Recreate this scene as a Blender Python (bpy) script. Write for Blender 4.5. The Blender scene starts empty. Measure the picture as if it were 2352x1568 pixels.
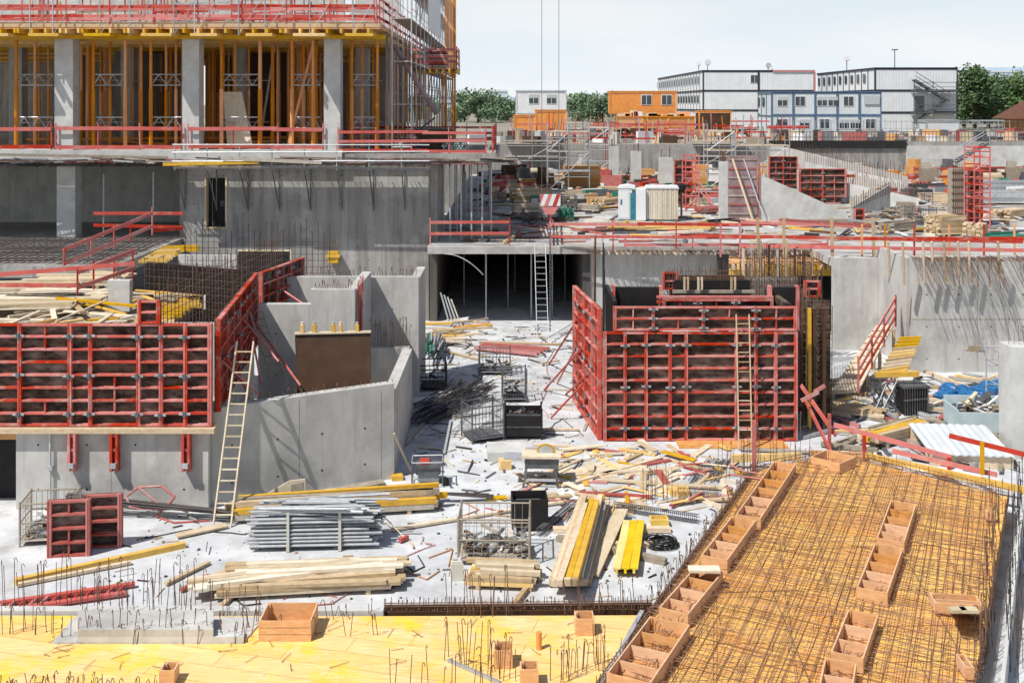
import bpy, math, random
from mathutils import Vector, Matrix
random.seed(7)
R=random.uniform
F=2483.0; H=10.0; HV=240.0; CU=1176.0
# survey helpers: bearing readings -> world metres on a level (P) or on a vertical plane at range y (Q)
def P(u,v,z=0.0):
    y=(H-z)*F/(v-HV); return Vector(((u-CU)*y/F,y,z))
def Q(u,v,y):
    return Vector(((u-CU)*y/F,y,H-(v-HV)*y/F))
# ------------------------------------------------------------------ materials
MATS={}
def mat(name,c1,c2=None,scale=3.0,rough=0.8,metal=0.0,bump=0.0,island=0.0,stretch=(1,1,1),detail=6,c3=None,scale3=0.4,k3=(0.45,0.65),spec=0.3,c4=None,scale4=3.0,k4=(0.55,0.7),st3=(1,1,1),st4=(1,1,1)):
    m=bpy.data.materials.new(name); m.use_nodes=True; nt=m.node_tree; n=nt.nodes; l=nt.links
    b=n['Principled BSDF']; b.inputs['Roughness'].default_value=rough; b.inputs['Metallic'].default_value=metal
    b.inputs['Specular IOR Level'].default_value=spec
    tc=n.new('ShaderNodeTexCoord'); mp=n.new('ShaderNodeMapping'); mp.inputs['Scale'].default_value=stretch
    l.new(tc.outputs['Object'],mp.inputs['Vector'])
    nz=n.new('ShaderNodeTexNoise'); nz.inputs['Scale'].default_value=scale; nz.inputs['Detail'].default_value=detail; nz.inputs['Roughness'].default_value=0.65
    l.new(mp.outputs['Vector'],nz.inputs['Vector'])
    rp=n.new('ShaderNodeValToRGB'); rp.color_ramp.elements[0].position=0.35; rp.color_ramp.elements[1].position=0.65
    if c2 is None: c2=tuple(x*0.75 for x in c1)
    rp.color_ramp.elements[0].color=(*c2,1); rp.color_ramp.elements[1].color=(*c1,1)
    l.new(nz.outputs['Fac'],rp.inputs['Fac']); out=rp.outputs['Color']
    for cc,ss,kk,stt in ((c3,scale3,k3,st3),(c4,scale4,k4,st4)):
        if not cc: continue
        m3=n.new('ShaderNodeMapping'); m3.inputs['Scale'].default_value=stt; m3.inputs['Location'].default_value=(3.1*ss,1.7,0.4); l.new(tc.outputs['Object'],m3.inputs['Vector'])
        n3=n.new('ShaderNodeTexNoise'); n3.inputs['Scale'].default_value=ss; n3.inputs['Detail'].default_value=8; n3.inputs['Roughness'].default_value=0.7
        l.new(m3.outputs['Vector'],n3.inputs['Vector'])
        r3=n.new('ShaderNodeValToRGB'); r3.color_ramp.elements[0].position=kk[0]; r3.color_ramp.elements[1].position=kk[1]
        r3.color_ramp.elements[0].color=(0,0,0,1); r3.color_ramp.elements[1].color=(1,1,1,1)
        l.new(n3.outputs['Fac'],r3.inputs['Fac'])
        mx=n.new('ShaderNodeMixRGB'); mx.inputs['Color2'].default_value=(*cc,1)
        l.new(r3.outputs['Color'],mx.inputs['Fac']); l.new(out,mx.inputs['Color1']); out=mx.outputs['Color']
    if island>0:
        g=n.new('ShaderNodeNewGeometry'); mr=n.new('ShaderNodeMapRange')
        mr.inputs['To Min'].default_value=1-island; mr.inputs['To Max'].default_value=1+island*0.6
        l.new(g.outputs['Random Per Island'],mr.inputs['Value'])
        hs=n.new('ShaderNodeHueSaturation'); l.new(mr.outputs['Result'],hs.inputs['Value'])
        mr2=n.new('ShaderNodeMapRange'); mr2.inputs['From Min'].default_value=0; mr2.inputs['To Min'].default_value=1.15; mr2.inputs['To Max'].default_value=0.75
        l.new(g.outputs['Random Per Island'],mr2.inputs['Value']); l.new(mr2.outputs['Result'],hs.inputs['Saturation'])
        l.new(out,hs.inputs['Color']); out=hs.outputs['Color']
    l.new(out,b.inputs['Base Color'])
    if bump>0:
        bp=n.new('ShaderNodeBump'); bp.inputs['Strength'].default_value=bump; bp.inputs['Distance'].default_value=0.03
        l.new(nz.outputs['Fac'],bp.inputs['Height']); l.new(bp.outputs['Normal'],b.inputs['Normal'])
    MATS[name]=m; return m
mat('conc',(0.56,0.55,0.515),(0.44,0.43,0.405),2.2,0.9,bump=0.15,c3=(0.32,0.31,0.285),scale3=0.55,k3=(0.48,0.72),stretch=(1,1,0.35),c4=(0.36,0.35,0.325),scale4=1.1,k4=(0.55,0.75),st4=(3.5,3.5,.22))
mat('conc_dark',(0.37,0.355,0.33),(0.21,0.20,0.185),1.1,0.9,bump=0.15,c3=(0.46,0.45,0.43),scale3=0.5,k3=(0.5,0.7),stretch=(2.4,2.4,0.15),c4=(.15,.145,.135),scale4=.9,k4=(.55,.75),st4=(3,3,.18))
mat('conc_light',(0.60,0.60,0.575),(0.48,0.48,0.46),2,0.9,bump=0.1,c3=(.38,.37,.35),scale3=.8,k3=(.52,.75))
mat('floor',(0.57,0.585,0.60),(0.45,0.46,0.47),1.7,0.92,bump=0.2,c3=(0.29,0.28,0.26),scale3=0.45,k3=(0.50,0.72),c4=(0.65,0.66,0.67),scale4=0.9,k4=(.48,.65))
mat('deckfloor',(0.53,0.525,0.51),(0.38,0.37,0.35),1.2,0.92,bump=0.1,c3=(0.27,0.24,0.20),scale3=0.3,k3=(0.46,0.66),c4=(.60,.60,.59),scale4=.7)
mat('ground',(0.36,0.33,0.28),(0.25,0.22,0.18),0.3,0.95,c3=(0.12,0.15,0.06),scale3=0.01)
mat('red',(0.60,0.085,0.06),(0.48,0.065,0.05),2,0.6,island=0.25,c3=(0.52,0.26,0.21),scale3=1.2,k3=(0.52,0.7))
mat('redpink',(0.50,0.15,0.125),(0.40,0.10,0.09),4,0.65,island=0.2,c3=(.45,.3,.26),scale3=2,k3=(.55,.7))
mat('redform',(0.63,0.105,0.07),(0.48,0.075,0.055),3,0.7,island=0.22,c3=(0.50,0.36,0.32),scale3=2.6,k3=(0.50,0.70),spec=.15)
mat('formply',(0.075,0.052,0.042),(0.025,0.018,0.015),2.5,0.7,c3=(0.25,0.19,0.145),scale3=1.6,k3=(0.44,0.68),island=0.35,stretch=(1,1,2.5),st3=(1,1,2.2),spec=.15)
mat('blackply',(0.024,0.021,0.021),(0.012,0.011,0.011),3,0.5)
mat('brownply',(0.085,0.045,0.024),(0.055,0.03,0.017),2,0.45)
mat('orange',(0.82,0.31,0.02),(0.68,0.23,0.02),3,0.5,island=0.25)
mat('yellow',(0.78,0.48,0.06),(0.64,0.36,0.05),4,0.6,island=0.2)
mat('ypanel',(0.85,0.62,0.08),(0.72,0.46,0.06),2.5,0.65,island=0.12,stretch=(1,1,1))
mat('wood',(0.66,0.51,0.32),(0.50,0.36,0.21),6,0.8,island=0.3,stretch=(1,1,3))
mat('woodgrey',(0.45,0.39,0.31),(0.31,0.26,0.2),6,0.85,island=0.35)
mat('woodbox',(0.74,0.41,0.17),(0.60,0.30,0.11),5,0.7,island=0.15,stretch=(1,1,3),c3=(.47,.24,.10),scale3=3,k3=(.55,.75))
mat('woodlt',(0.74,0.63,0.46),(0.60,0.49,0.33),5,0.8,island=0.25)
mat('rebar',(0.24,0.13,0.08),(0.13,0.075,0.05),9,0.8,metal=0.1,island=0.35)
mat('matbar',(0.33,0.18,0.105),(0.20,0.11,0.065),9,0.8,metal=0.0,island=0.4)
mat('rebardk',(0.08,0.065,0.065),(0.045,0.04,0.04),9,0.6,metal=0.3,island=0.3)
mat('galv',(0.54,0.56,0.57),(0.40,0.41,0.42),6,0.5,metal=0.35,island=0.25)
mat('steel',(0.20,0.21,0.22),(0.12,0.12,0.13),6,0.5,metal=0.5,island=0.25)
mat('white',(0.76,0.77,0.78),(0.68,0.695,0.71),1.0,0.6)
mat('offwhite',(0.64,0.68,0.70),(0.55,0.59,0.61),1.0,0.6,island=0.1)
mat('dkframe',(0.04,0.045,0.06),(0.03,0.03,0.04),3,0.5)
mat('blueframe',(0.10,0.17,0.27),(0.07,0.12,0.2),3,0.5)
mat('glass',(0.03,0.045,0.055),(0.02,0.03,0.04),1,0.1,spec=0.8)
mat('blind',(0.48,0.52,0.52),(0.42,0.46,0.46),4,0.7)
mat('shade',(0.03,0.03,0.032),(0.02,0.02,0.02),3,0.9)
mat('bwall_shaded',(0.12,0.11,0.10),(0.07,0.065,0.06),1,0.95,stretch=(2,2,.3))  # basement concrete darkened so the opening's shade is painted into its colour
mat('blue',(0.03,0.17,0.38),(0.015,0.09,0.23),6,0.4)
mat('green',(0.05,0.25,0.17),(0.03,0.16,0.11),6,0.5,island=0.3)
mat('teal',(0.04,0.22,0.28),(0.03,0.16,0.22),3,0.4)
mat('ltblue',(0.50,0.60,0.63),(0.42,0.52,0.55),3,0.5)
mat('leaf',(0.12,0.20,0.05),(0.08,0.14,0.035),0.6,0.7,island=0.45)
mat('leafdk',(0.08,0.145,0.045),(0.05,0.095,0.03),0.4,0.7,island=0.45)
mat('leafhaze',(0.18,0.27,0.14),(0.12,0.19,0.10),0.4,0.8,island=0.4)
mat('bark',(0.12,0.08,0.05),(0.07,0.05,0.03),5,0.9)
mat('plastic',(0.62,0.60,0.52),(0.56,0.54,0.46),3,0.5)
mat('rubber',(0.02,0.02,0.02),(0.012,0.012,0.012),3,0.7)
mat('roof',(0.16,0.07,0.04),(0.10,0.05,0.035),3,0.8)
mat('houseor',(0.55,0.24,0.09),(0.45,0.2,0.07),2,0.8)
mat('farhaze',(0.42,0.52,0.62),(0.50,0.60,0.68),0.05,0.7)  # distant buildings: aerial haze painted in as a pale blue base colour
mat('purple',(0.30,0.19,0.20),(0.19,0.13,0.14),2.5,0.7,c3=(.4,.3,.3),scale3=1)
def deckmat(name,c1,c2,c3,rot,k=(0.42,0.66),c5=None,c6=None):
    m=bpy.data.materials.new(name); m.use_nodes=True; nt=m.node_tree; n=nt.nodes; l=nt.links; b=n['Principled BSDF']
    b.inputs['Roughness'].default_value=0.6
    tc=n.new('ShaderNodeTexCoord'); mp=n.new('ShaderNodeMapping'); mp.inputs['Rotation'].default_value=(0,0,rot)
    l.new(tc.outputs['Object'],mp.inputs['Vector'])
    br=n.new('ShaderNodeTexBrick'); br.inputs['Scale'].default_value=1.0; br.inputs['Brick Width'].default_value=2.0; br.inputs['Row Height'].default_value=0.5
    br.inputs['Mortar Size'].default_value=0.006; br.inputs['Color1'].default_value=(*c1,1); br.inputs['Color2'].default_value=(*c2,1); br.inputs['Mortar'].default_value=(0.35,0.20,0.05,1)
    l.new(mp.outputs['Vector'],br.inputs['Vector'])
    out=br.outputs['Color']
    for cc,sc_,kk in ((c3,0.7,k),(c5,1.6,(.5,.7)),(c6,.33,(.58,.68))):
        if not cc: continue
        nz=n.new('ShaderNodeTexNoise'); nz.inputs['Scale'].default_value=sc_; nz.inputs['Detail'].default_value=9; nz.inputs['Roughness'].default_value=0.7; l.new(tc.outputs['Object'],nz.inputs['Vector'])
        rp=n.new('ShaderNodeValToRGB'); rp.color_ramp.elements[0].position=kk[0]; rp.color_ramp.elements[1].position=kk[1]
        rp.color_ramp.elements[0].color=(0,0,0,1); rp.color_ramp.elements[1].color=(1,1,1,1); l.new(nz.outputs['Fac'],rp.inputs['Fac'])
        mx=n.new('ShaderNodeMixRGB'); mx.inputs['Color2'].default_value=(*cc,1); l.new(rp.outputs['Color'],mx.inputs['Fac']); l.new(out,mx.inputs['Color1']); out=mx.outputs['Color']
    n2=n.new('ShaderNodeTexNoise'); n2.inputs['Scale'].default_value=2.0; n2.inputs['Detail'].default_value=6
    mp2=n.new('ShaderNodeMapping'); mp2.inputs['Rotation'].default_value=(0,0,rot); mp2.inputs['Scale'].default_value=(1,14,1); l.new(tc.outputs['Object'],mp2.inputs['Vector']); l.new(mp2.outputs['Vector'],n2.inputs['Vector'])
    hs=n.new('ShaderNodeHueSaturation'); mr=n.new('ShaderNodeMapRange'); mr.inputs['From Min'].default_value=0.3; mr.inputs['From Max'].default_value=0.7; mr.inputs['To Min'].default_value=0.82; mr.inputs['To Max'].default_value=1.12
    l.new(n2.outputs['Fac'],mr.inputs['Value']); l.new(mr.outputs['Result'],hs.inputs['Value']); l.new(out,hs.inputs['Color'])
    l.new(hs.outputs['Color'],b.inputs['Base Color']); MATS[name]=m
deckmat('deckyellow',(0.88,0.60,0.26),(0.86,0.53,0.18),(0.90,0.58,0.035),0.25,(.48,.64),(0.84,0.64,0.36))
deckmat('deckorange',(0.94,0.52,0.15),(0.86,0.40,0.10),(0.95,0.62,0.16),0.5,(.42,.66),(0.62,0.30,0.10),(.30,.17,.08))
# ------------------------------------------------------------------ mesh builder
class B:
    def __init__(s,name): s.name=name; s.v=[]; s.f=[]; s.mi=[]; s.ms=[]; s.T=Matrix.Identity(4)
    def at(s,p,rz=0,rx=0,ry=0):
        s.T=Matrix.Translation(Vector(p))@Matrix.Rotation(rz,4,'Z')@Matrix.Rotation(ry,4,'Y')@Matrix.Rotation(rx,4,'X'); return s
    def _m(s,m):
        if m not in s.ms: s.ms.append(m)
        return s.ms.index(m)
    def add(s,vs,fs,m):
        o=len(s.v); T=s.T
        for p in vs: s.v.append(T@Vector(p))
        k=s._m(m)
        for f in fs: s.f.append([i+o for i in f]); s.mi.append(k)
    def hexa(s,p,m): s.add(p,[(0,3,2,1),(4,5,6,7),(0,1,5,4),(1,2,6,5),(2,3,7,6),(3,0,4,7)],m)
    def box(s,x0,y0,z0,x1,y1,z1,m):
        s.hexa([(x0,y0,z0),(x1,y0,z0),(x1,y1,z0),(x0,y1,z0),(x0,y0,z1),(x1,y0,z1),(x1,y1,z1),(x0,y1,z1)],m)
    def beam(s,p,q,w,h,m,up=None):
        p=Vector(p);q=Vector(q);d=(q-p)
        if d.length<1e-5: return
        d.normalize(); z=Vector(up) if up else Vector((0,0,1))
        if abs(d.dot(z))>0.98: z=Vector((0,1,0))
        a=d.cross(z).normalized(); b=a.cross(d).normalized(); a*=w/2; b*=h/2
        s.hexa([p-a-b,p+a-b,q+a-b,q-a-b,p-a+b,p+a+b,q+a+b,q-a+b],m)
    def tube(s,p,q,r,m,n=5,r2=None):
        p=Vector(p);q=Vector(q);d=q-p
        if d.length<1e-5: return
        d.normalize(); z=Vector((0,0,1)) if abs(d.z)<0.95 else Vector((1,0,0))
        a=d.cross(z).normalized(); b=d.cross(a); r2=r if r2 is None else r2
        vs=[p+(a*math.cos(t)+b*math.sin(t))*r for t in [2*math.pi*i/n for i in range(n)]]
        vs+=[q+(a*math.cos(t)+b*math.sin(t))*r2 for t in [2*math.pi*i/n for i in range(n)]]
        s.add(vs,[(i,(i+1)%n,n+(i+1)%n,n+i) for i in range(n)]+[tuple(range(n-1,-1,-1)),tuple(range(n,2*n))],m)
    def path(s,pts,r,m,n=4):
        for a,b in zip(pts[:-1],pts[1:]): s.tube(a,b,r,m,n)
    def prism(s,pts,z0,z1,m):
        n=len(pts); vs=[(p[0],p[1],z0) for p in pts]+[(p[0],p[1],z1) for p in pts]
        s.add(vs,[tuple(range(n-1,-1,-1)),tuple(range(n,2*n))]+[(i,(i+1)%n,n+(i+1)%n,n+i) for i in range(n)],m)
    def vprism(s,pts,y0,y1,m):   # pts = (x,z) outline, extruded along y
        n=len(pts); vs=[(p[0],y0,p[1]) for p in pts]+[(p[0],y1,p[1]) for p in pts]
        s.add(vs,[tuple(range(n)),tuple(range(2*n-1,n-1,-1))]+[(i,n+i,n+(i+1)%n,(i+1)%n) for i in range(n)],m)
    def done(s,smooth=False):
        if not s.v: return None
        xs=[p.x for p in s.v]; ys=[p.y for p in s.v]; zs=[p.z for p in s.v]
        c=Vector(((min(xs)+max(xs))/2,(min(ys)+max(ys))/2,min(zs)))
        me=bpy.data.meshes.new(s.name); me.from_pydata([p-c for p in s.v],[],s.f)
        for m in s.ms: me.materials.append(MATS[m])
        me.polygons.foreach_set('material_index',s.mi)
        if smooth: me.polygons.foreach_set('use_smooth',[True]*len(me.polygons))
        me.update(); ob=bpy.data.objects.new(s.name,me); ob.location=c
        bpy.context.scene.collection.objects.link(ob); return ob
# ------------------------------------------------------------------ component makers
def tieholes(b,x0,x1,y,z0,z1,dx=1.2,dz=1.25):
    x=x0+0.5
    while x<x1-0.2:
        z=z0+0.5
        while z<z1-0.2:
            b.tube((x,y-0.004,z),(x,y+0.02,z),0.028,'shade',6); z+=dz
        x+=dx
def joints(b,x0,x1,y,z0,z1,dx=2.4):
    x=x0+dx
    while x<x1-0.3:
        b.box(x-0.006,y-0.004,z0,x+0.006,y+0.01,z1-0.01,'woodgrey'); x+=dx
def form(b,p,rz,W,Hh,cols,rows,ply='formply',red='redform',dep=0.12,mid=0.75):
    """panel formwork, local x along, front = -y"""
    b.at(p,rz)
    cols=sorted(set([0]+list(cols)+[W]))
    for a,c in zip(cols[:-1],cols[1:]):
        for j in range(rows): b.box(a+.001,0.001*(j%2),Hh*j/rows+.001,c-.001,0.03,Hh*(j+1)/rows-.001,ply)
    t=0.05
    for i,c in enumerate(cols):
        c0=min(max(c,t),W-t)
        for s_ in (-1,1):
            b.box(c0+s_*0.026-0.021,-dep,0,c0+s_*0.026+0.021,-0.002,Hh,red)
        if 0<i<len(cols)-1:
            for zz in (0.12,0.5,0.88):
                z=Hh*zz+R(-.02,.02)
                b.box(c-0.14,-dep-0.05,z-0.025,c+0.14,-dep-0.003,z+0.025,'galv'); b.box(c-0.04,-dep-0.1,z-0.06,c+0.04,-dep-0.053,z+0.06,'steel')
    for j in range(rows+1):
        z=Hh*j/rows; z0=min(max(z,0.03),Hh-0.03)
        for a,c in zip(cols[:-1],cols[1:]):
            b.box(a+t+0.001,-dep+0.008+0.001*(j%2),z0-0.024,c-t-0.001,-0.003,z0+0.024,red)
    for a,c in zip(cols[:-1],cols[1:]):
        if c-a>0.9:
            m=(a+c)/2
            for j in range(rows):
                if random.random()<mid:
                    b.box(m-0.018,-dep+0.03,Hh*j/rows+0.036,m+0.018,-0.004,Hh*(j+1)/rows-0.036,red)
    b.at((0,0,0))
def rail(name,pts,h=1.1,lv=(0.45,1.02),sp=2.0,m='red',post='red',w=0.13,pm=0.05,build=None):
    b=build or B(name)
    for a,c in zip(pts[:-1],pts[1:]):
        a=Vector(a);c=Vector(c);L=(c-a).length;n=max(1,int(L/sp))
        for z in lv:
            k=0.0
            while k<0.999:
                k2=min(1,k+4.0/L); dz=R(-0.03,0.03)
                b.beam(a.lerp(c,max(0,k-0.02))+Vector((0,-0.03+R(0,.03),z+dz)),a.lerp(c,min(1,k2+0.02))+Vector((0,-0.03+R(0,.03),z+dz+R(-.03,.03))),0.03,w,m); k=k2
        for i in range(n+1):
            p=a.lerp(c,i/n); b.beam(p+Vector((0,0.03,-0.1)),p+Vector((R(-.03,.03),0.03,h+0.08)),pm,pm,post)
            b.beam(p+Vector((0,0.03,h*0.4)),p+Vector((0,0.3,0)),0.03,0.03,post)
    if not build: b.done()
def stack(name,p,rz,L,nx,nz,w=0.2,h=0.05,m='wood',jit=0.15,slope=0.0,skids=True,build=None,mats=None):
    b=build or B(name); b.at(p,rz,0,slope)
    z=0.0
    if skids:
        for k in (-0.35,0.35): b.box(L*k-0.05,-nx*w/2,0,L*k+0.05,nx*w/2,0.09,'wood')
        z=0.092
    for j in range(nz):
        for i in range(nx):
            if j==nz-1 and random.random()<0.35: continue
            dx=R(-jit,jit)*L*0.35; l=L*R(1-jit*0.6,1)
            y=(i-nx/2)*w+R(-0.012,0.012)
            a=R(-1,1)*0.012 if j<nz-1 else R(-1,1)*0.05
            q0=Vector((dx-l/2,y+w/2-a*l/2,z+h/2)); q1=Vector((dx+l/2,y+w/2+a*l/2,z+h/2))
            b.beam(q0,q1,w*0.93,h*0.93,random.choice(mats) if mats else m)
        z+=h
    b.at((0,0,0))
    if not build: b.done()
def ladder(name,p,q,wv,n,m,r=0.035):
    b=B(name); p=Vector(p);q=Vector(q);wv=Vector(wv)
    for s_ in (-.5,.5): b.beam(p+wv*s_,q+wv*s_,r,r*2.0,m,up=(0,1,0))
    for i in range(1,n): c=p.lerp(q,i/n); b.beam(c-wv*.5,c+wv*.5,r*0.8,r*0.8,m)
    b.done()
def cage(name,p,rz,w,d,h,m='steel',fill=None,n=9,nf=24):
    b=B(name); b.at(p,rz)
    t=0.025
    for x in (0,w):
        for y in (0,d): b.tube((x,y,0),(x,y,h+0.06),t,m,5)
    for z in (0.12,h*0.55,h):
        b.tube((0,0,z),(w,0,z),t*0.8,m,4); b.tube((0,d,z),(w,d,z),t*0.8,m,4); b.tube((0,0,z),(0,d,z),t*0.8,m,4); b.tube((w,0,z),(w,d,z),t*0.8,m,4)
    for i in range(1,n):
        x=w*i/n
        b.tube((x,0,0.12),(x,0,h),0.006,m,4); b.tube((x,d,0.12),(x,d,h),0.006,m,4)
        y=d*i/n; b.tube((0,y,0.12),(0,y,h),0.006,m,4); b.tube((w,y,0.12),(w,y,h),0.006,m,4)
    for i in range(1,6):
        z=0.12+(h-0.12)*i/6; b.tube((0,0,z),(w,0,z),0.006,m,4); b.tube((0,0,z),(0,d,z),0.006,m,4)
    b.box(0.01,0.01,0.1,w-0.01,d-0.01,0.125,m)
    if fill:
        for i in range(nf):
            x=R(.08,w-.08);y=R(.08,d-.08);z=R(.15,h*0.6)
            L=R(.15,.5); a=R(0,6.28)
            x2=min(max(x+L*math.cos(a),.05),w-.05); y2=min(max(y+L*math.sin(a),.05),d-.05)
            b.beam((x,y,z),(x2,y2,z+R(-.1,.1)),R(.03,.09),R(.03,.07),random.choice(fill))
    b.at((0,0,0)); b.done()
def hookbar(b,x,y,z,h,r=0.007,m='rebar'):
    lean=Vector((R(-.06,.06),R(-.06,.06),0)); p=Vector((x,y,z)); q=p+Vector((0,0,h))+lean
    if random.random()<.25: b.tube(p,q,r,m,4); return
    a=R(0,6.28); s=R(.02,.04); e=Vector((math.cos(a),math.sin(a),0))*s
    b.path([p,q,q+e+Vector((0,0,.025)),q+e*2-Vector((0,0,R(.03,.09)))],r,m,4)
def clipline(p,d,poly):
    t0,t1=-1e9,1e9; n=len(poly)
    area=sum(poly[i][0]*poly[(i+1)%n][1]-poly[(i+1)%n][0]*poly[i][1] for i in range(n))
    sg=1 if area>0 else -1
    for i in range(n):
        a=poly[i];c=poly[(i+1)%n]; nx,ny=-(c[1]-a[1])*sg,(c[0]-a[0])*sg
        num=(p[0]-a[0])*nx+(p[1]-a[1])*ny; den=d[0]*nx+d[1]*ny
        if abs(den)<1e-9:
            if num<0: return None
            continue
        t=-num/den
        if den>0: t0=max(t0,t)
        else: t1=min(t1,t)
    return (t0,t1) if t1>t0 else None
def mesh_mat(b,poly,z,ang,sp,r=0.008,m='rebar',jit=0.02,skip=0.0,skew=.012):
    d=Vector((math.cos(ang),math.sin(ang))); nrm=Vector((-d.y,d.x))
    cx=sum(p[0] for p in poly)/len(poly); cy=sum(p[1] for p in poly)/len(poly)
    for i in range(-200,200):
        if random.random()<skip: continue
        o=Vector((cx,cy))+nrm*(i*sp+R(-jit,jit)); a=R(-skew,skew); dd=Vector((d.x-a*d.y,d.y+a*d.x))
        c=clipline(o,dd,poly)
        if not c or c[1]-c[0]<0.3: continue
        t0=c[0]-R(0,.12); t1=c[1]+R(0,.12); k=max(1,int((t1-t0)/2.5)); prev=None
        for j in range(k+1):
            t=t0+(t1-t0)*j/k; q=(o.x+dd.x*t,o.y+dd.y*t,z+R(-.012,.018))
            if prev: b.tube(prev,q,r,m,4)
            prev=q
def scatter(name,x0,x1,y0,y1,z,n,mats,lmin=0.3,lmax=2.0,w=(0.04,0.2),h=(0.02,0.08),dirs=None,test=None):
    b=B(name)
    for i in range(n):
        x=R(x0,x1);y=R(y0,y1)
        if test and not test(x,y): continue
        a=R(0,math.pi) if not dirs else random.choice(dirs)+R(-.3,.3)
        L=R(lmin,lmax); hh=R(*h); zz=z+hh/2+0.004+R(0,.12)*(random.random()<0.3)
        e=Vector((math.cos(a),math.sin(a),R(-.02,.05)))*L/2
        c=Vector((x,y,zz+abs(e.z)))
        b.beam(c-e,c+e,R(*w),hh,random.choice(mats))
    b.done()
def scaffold(name,x,y,z,w,d,h,bays=1,lift=2.0,m='galv',r=0.03,planks=True,rz=0):
    b=B(name); b.at((x,y,z),rz)
    n=int(h/lift)
    for i in range(bays+1):
        for yy in (0,d): b.tube((i*w,yy,0),(i*w,yy,h),r,m,5)
        for j in range(n+1): b.tube((i*w,0,min(h,j*lift+0.2)),(i*w,d,min(h,j*lift+0.2)),r*.8,m,4)
    for j in range(n+1):
        zz=min(h,j*lift+0.2)
        for yy in (0,d):
            b.tube((0,yy,zz),(bays*w,yy,zz),r*.8,m,4)
            if zz+1<h: b.tube((0,yy,zz+1),(bays*w,yy,zz+1),r*.7,m,4)
        if planks and j: b.box(0.02,0.05,zz+0.03,bays*w-0.02,d-0.05,zz+0.08,random.choice(['galv','wood','woodgrey']))
        if j<n:
            for i in range(bays):
                if (i+j)%2==0: b.tube((i*w,0,zz),((i+1)*w,0,zz+lift),r*.7,m,4)
    b.done()
def props(b,x,y,z0,z1,m='orange',r=0.055):
    b.tube((x,y,z0+0.02),(x,y,z0+(z1-z0)*0.55),r*1.1,m,6); b.tube((x,y,z0+(z1-z0)*0.55),(x,y,z1),r*0.85,m,6)
    b.box(x-.08,y-.08,z0,x+.08,y+.08,z0+0.018,m); b.box(x-.1,y-.1,z1-.02,x+.1,y+.1,z1,m)
def woodbox(name,p,rz,w,d,h,parts=0,m='woodbox'):
    b=B(name); b.at(p,rz); t=0.025
    b.box(0,0,0,w,t,h,m); b.box(0,d-t,0,w,d,h,m); b.box(0,t+.001,0,t,d-t-.001,h-.003,m); b.box(w-t,t+.001,0,w,d-t-.001,h-.003,m)
    b.box(t+.001,t+.001,0,w-t-.001,d-t-.001,0.02,'woodbox')
    for i in range(1,parts):
        y=d*i/parts+R(-.02,.02); b.box(t+.002,y-.01,0.021,w-t-.002,y+.01,h-0.03,m)
    for x in (t,w-t-.04):
        for y in (t,d-t-.04): b.box(x+.002,y+.002,0.022,x+.038,y+.038,h-0.01,m)
    if not parts and w>.5:
        for k in range(1,3): b.box(0,-.002,h*k/3-.003,w,-.0005,h*k/3+.003,'brownply')
    b.at((0,0,0)); b.done()
def tree(name,x,y,z,h,r,n=1500,m='leaf',ls=0.5):
    b=B(name); b.tube((x,y,z-0.3),(x+R(-.3,.3),y,z+h*.5),h*.03,'bark',7,h*.018)
    cl=[]
    for i in range(22):
        a=R(0,6.28);e=R(0,1.0); rr=r*R(.2,1.0)*(1.05-.6*e)
        c=Vector((x+rr*math.cos(a),y+rr*math.sin(a),z+h*(0.15+0.72*e)))
        b.tube((x,y,z+h*R(.15,.5)),c,h*.01,'bark',4,h*.003); cl.append((c,r*R(.25,.45)))
    for i in range(n):
        c,cr=random.choice(cl); v=Vector((random.gauss(0,1),random.gauss(0,1),random.gauss(0,.8)))
        v=v.normalized()*cr*R(.5,1.12); p=c+v; s=ls*R(.4,1.2)
        a=Vector((R(-1,1),R(-1,1),R(-1,1))).normalized()*s; e=a.orthogonal().normalized()*s*.6
        b.add([p-a,p+e,p+a,p-e],[(0,1,2,3)],m)
    b.done()
# ================================================================== GROUND
b=B('ground')
b.add([(-400,-60,-0.02),(400,-60,-0.02),(400,100,-0.02),(-400,100,-0.02),(-400,100,6.3),(400,100,6.3),(4000,6000,6.3),(-4000,6000,6.3)],[(0,1,2,3),(4,5,6,7)],'ground')
b.add([(-400,100,-0.02),(400,100,-0.02),(400,100,6.3),(-400,100,6.3)],[(0,1,2,3)],'conc_dark')
b.done()
b=B('pit_floor'); b.prism([(-45,12),(60,12),(60,99),(-45,99)],-0.012,0.0,'floor'); b.done()
# ================================================================== UPPER DECK
ZD=3.6
b=B('upper_deck_slab')
b.prism([(-3.8,48.6),(60,48.6),(60,99.2),(-3.8,99.2)],3.28,ZD,'deckfloor')
b.box(13.3,45.0,3.27,40,48.59,3.59,'deckfloor')
b.done()
b=B('lower_deck_slab')
b.prism([(-40,41.5),(-15.25,41.5),(-15.25,62),(-40,62)],3.35,3.8,'conc_dark'); b.done()
b=B('rebar_mat')
pl=[(-30,41.6),(-15.4,41.6),(-15.4,49.9),(-30,49.9)]
mesh_mat(b,pl,3.87,0.05,0.22,0.014,'rebardk'); mesh_mat(b,pl,3.9,1.62,0.3,0.014,'rebardk'); b.done()
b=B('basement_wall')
b.box(-3.8,49.8,0,-3.45,75,3.27,'bwall_shaded'); b.box(-3.8,75,0,3.5,75.4,3.27,'bwall_shaded')
b.box(3.2,49.0,0,3.55,74.9,3.27,'bwall_shaded'); b.box(3.56,49.1,0,13.0,49.5,3.27,'conc')
b.box(-3.3,52,3.2,3.1,74,3.275,'bwall_shaded')
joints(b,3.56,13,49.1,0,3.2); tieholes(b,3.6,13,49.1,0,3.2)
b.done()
b=B('steel_props')
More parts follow.
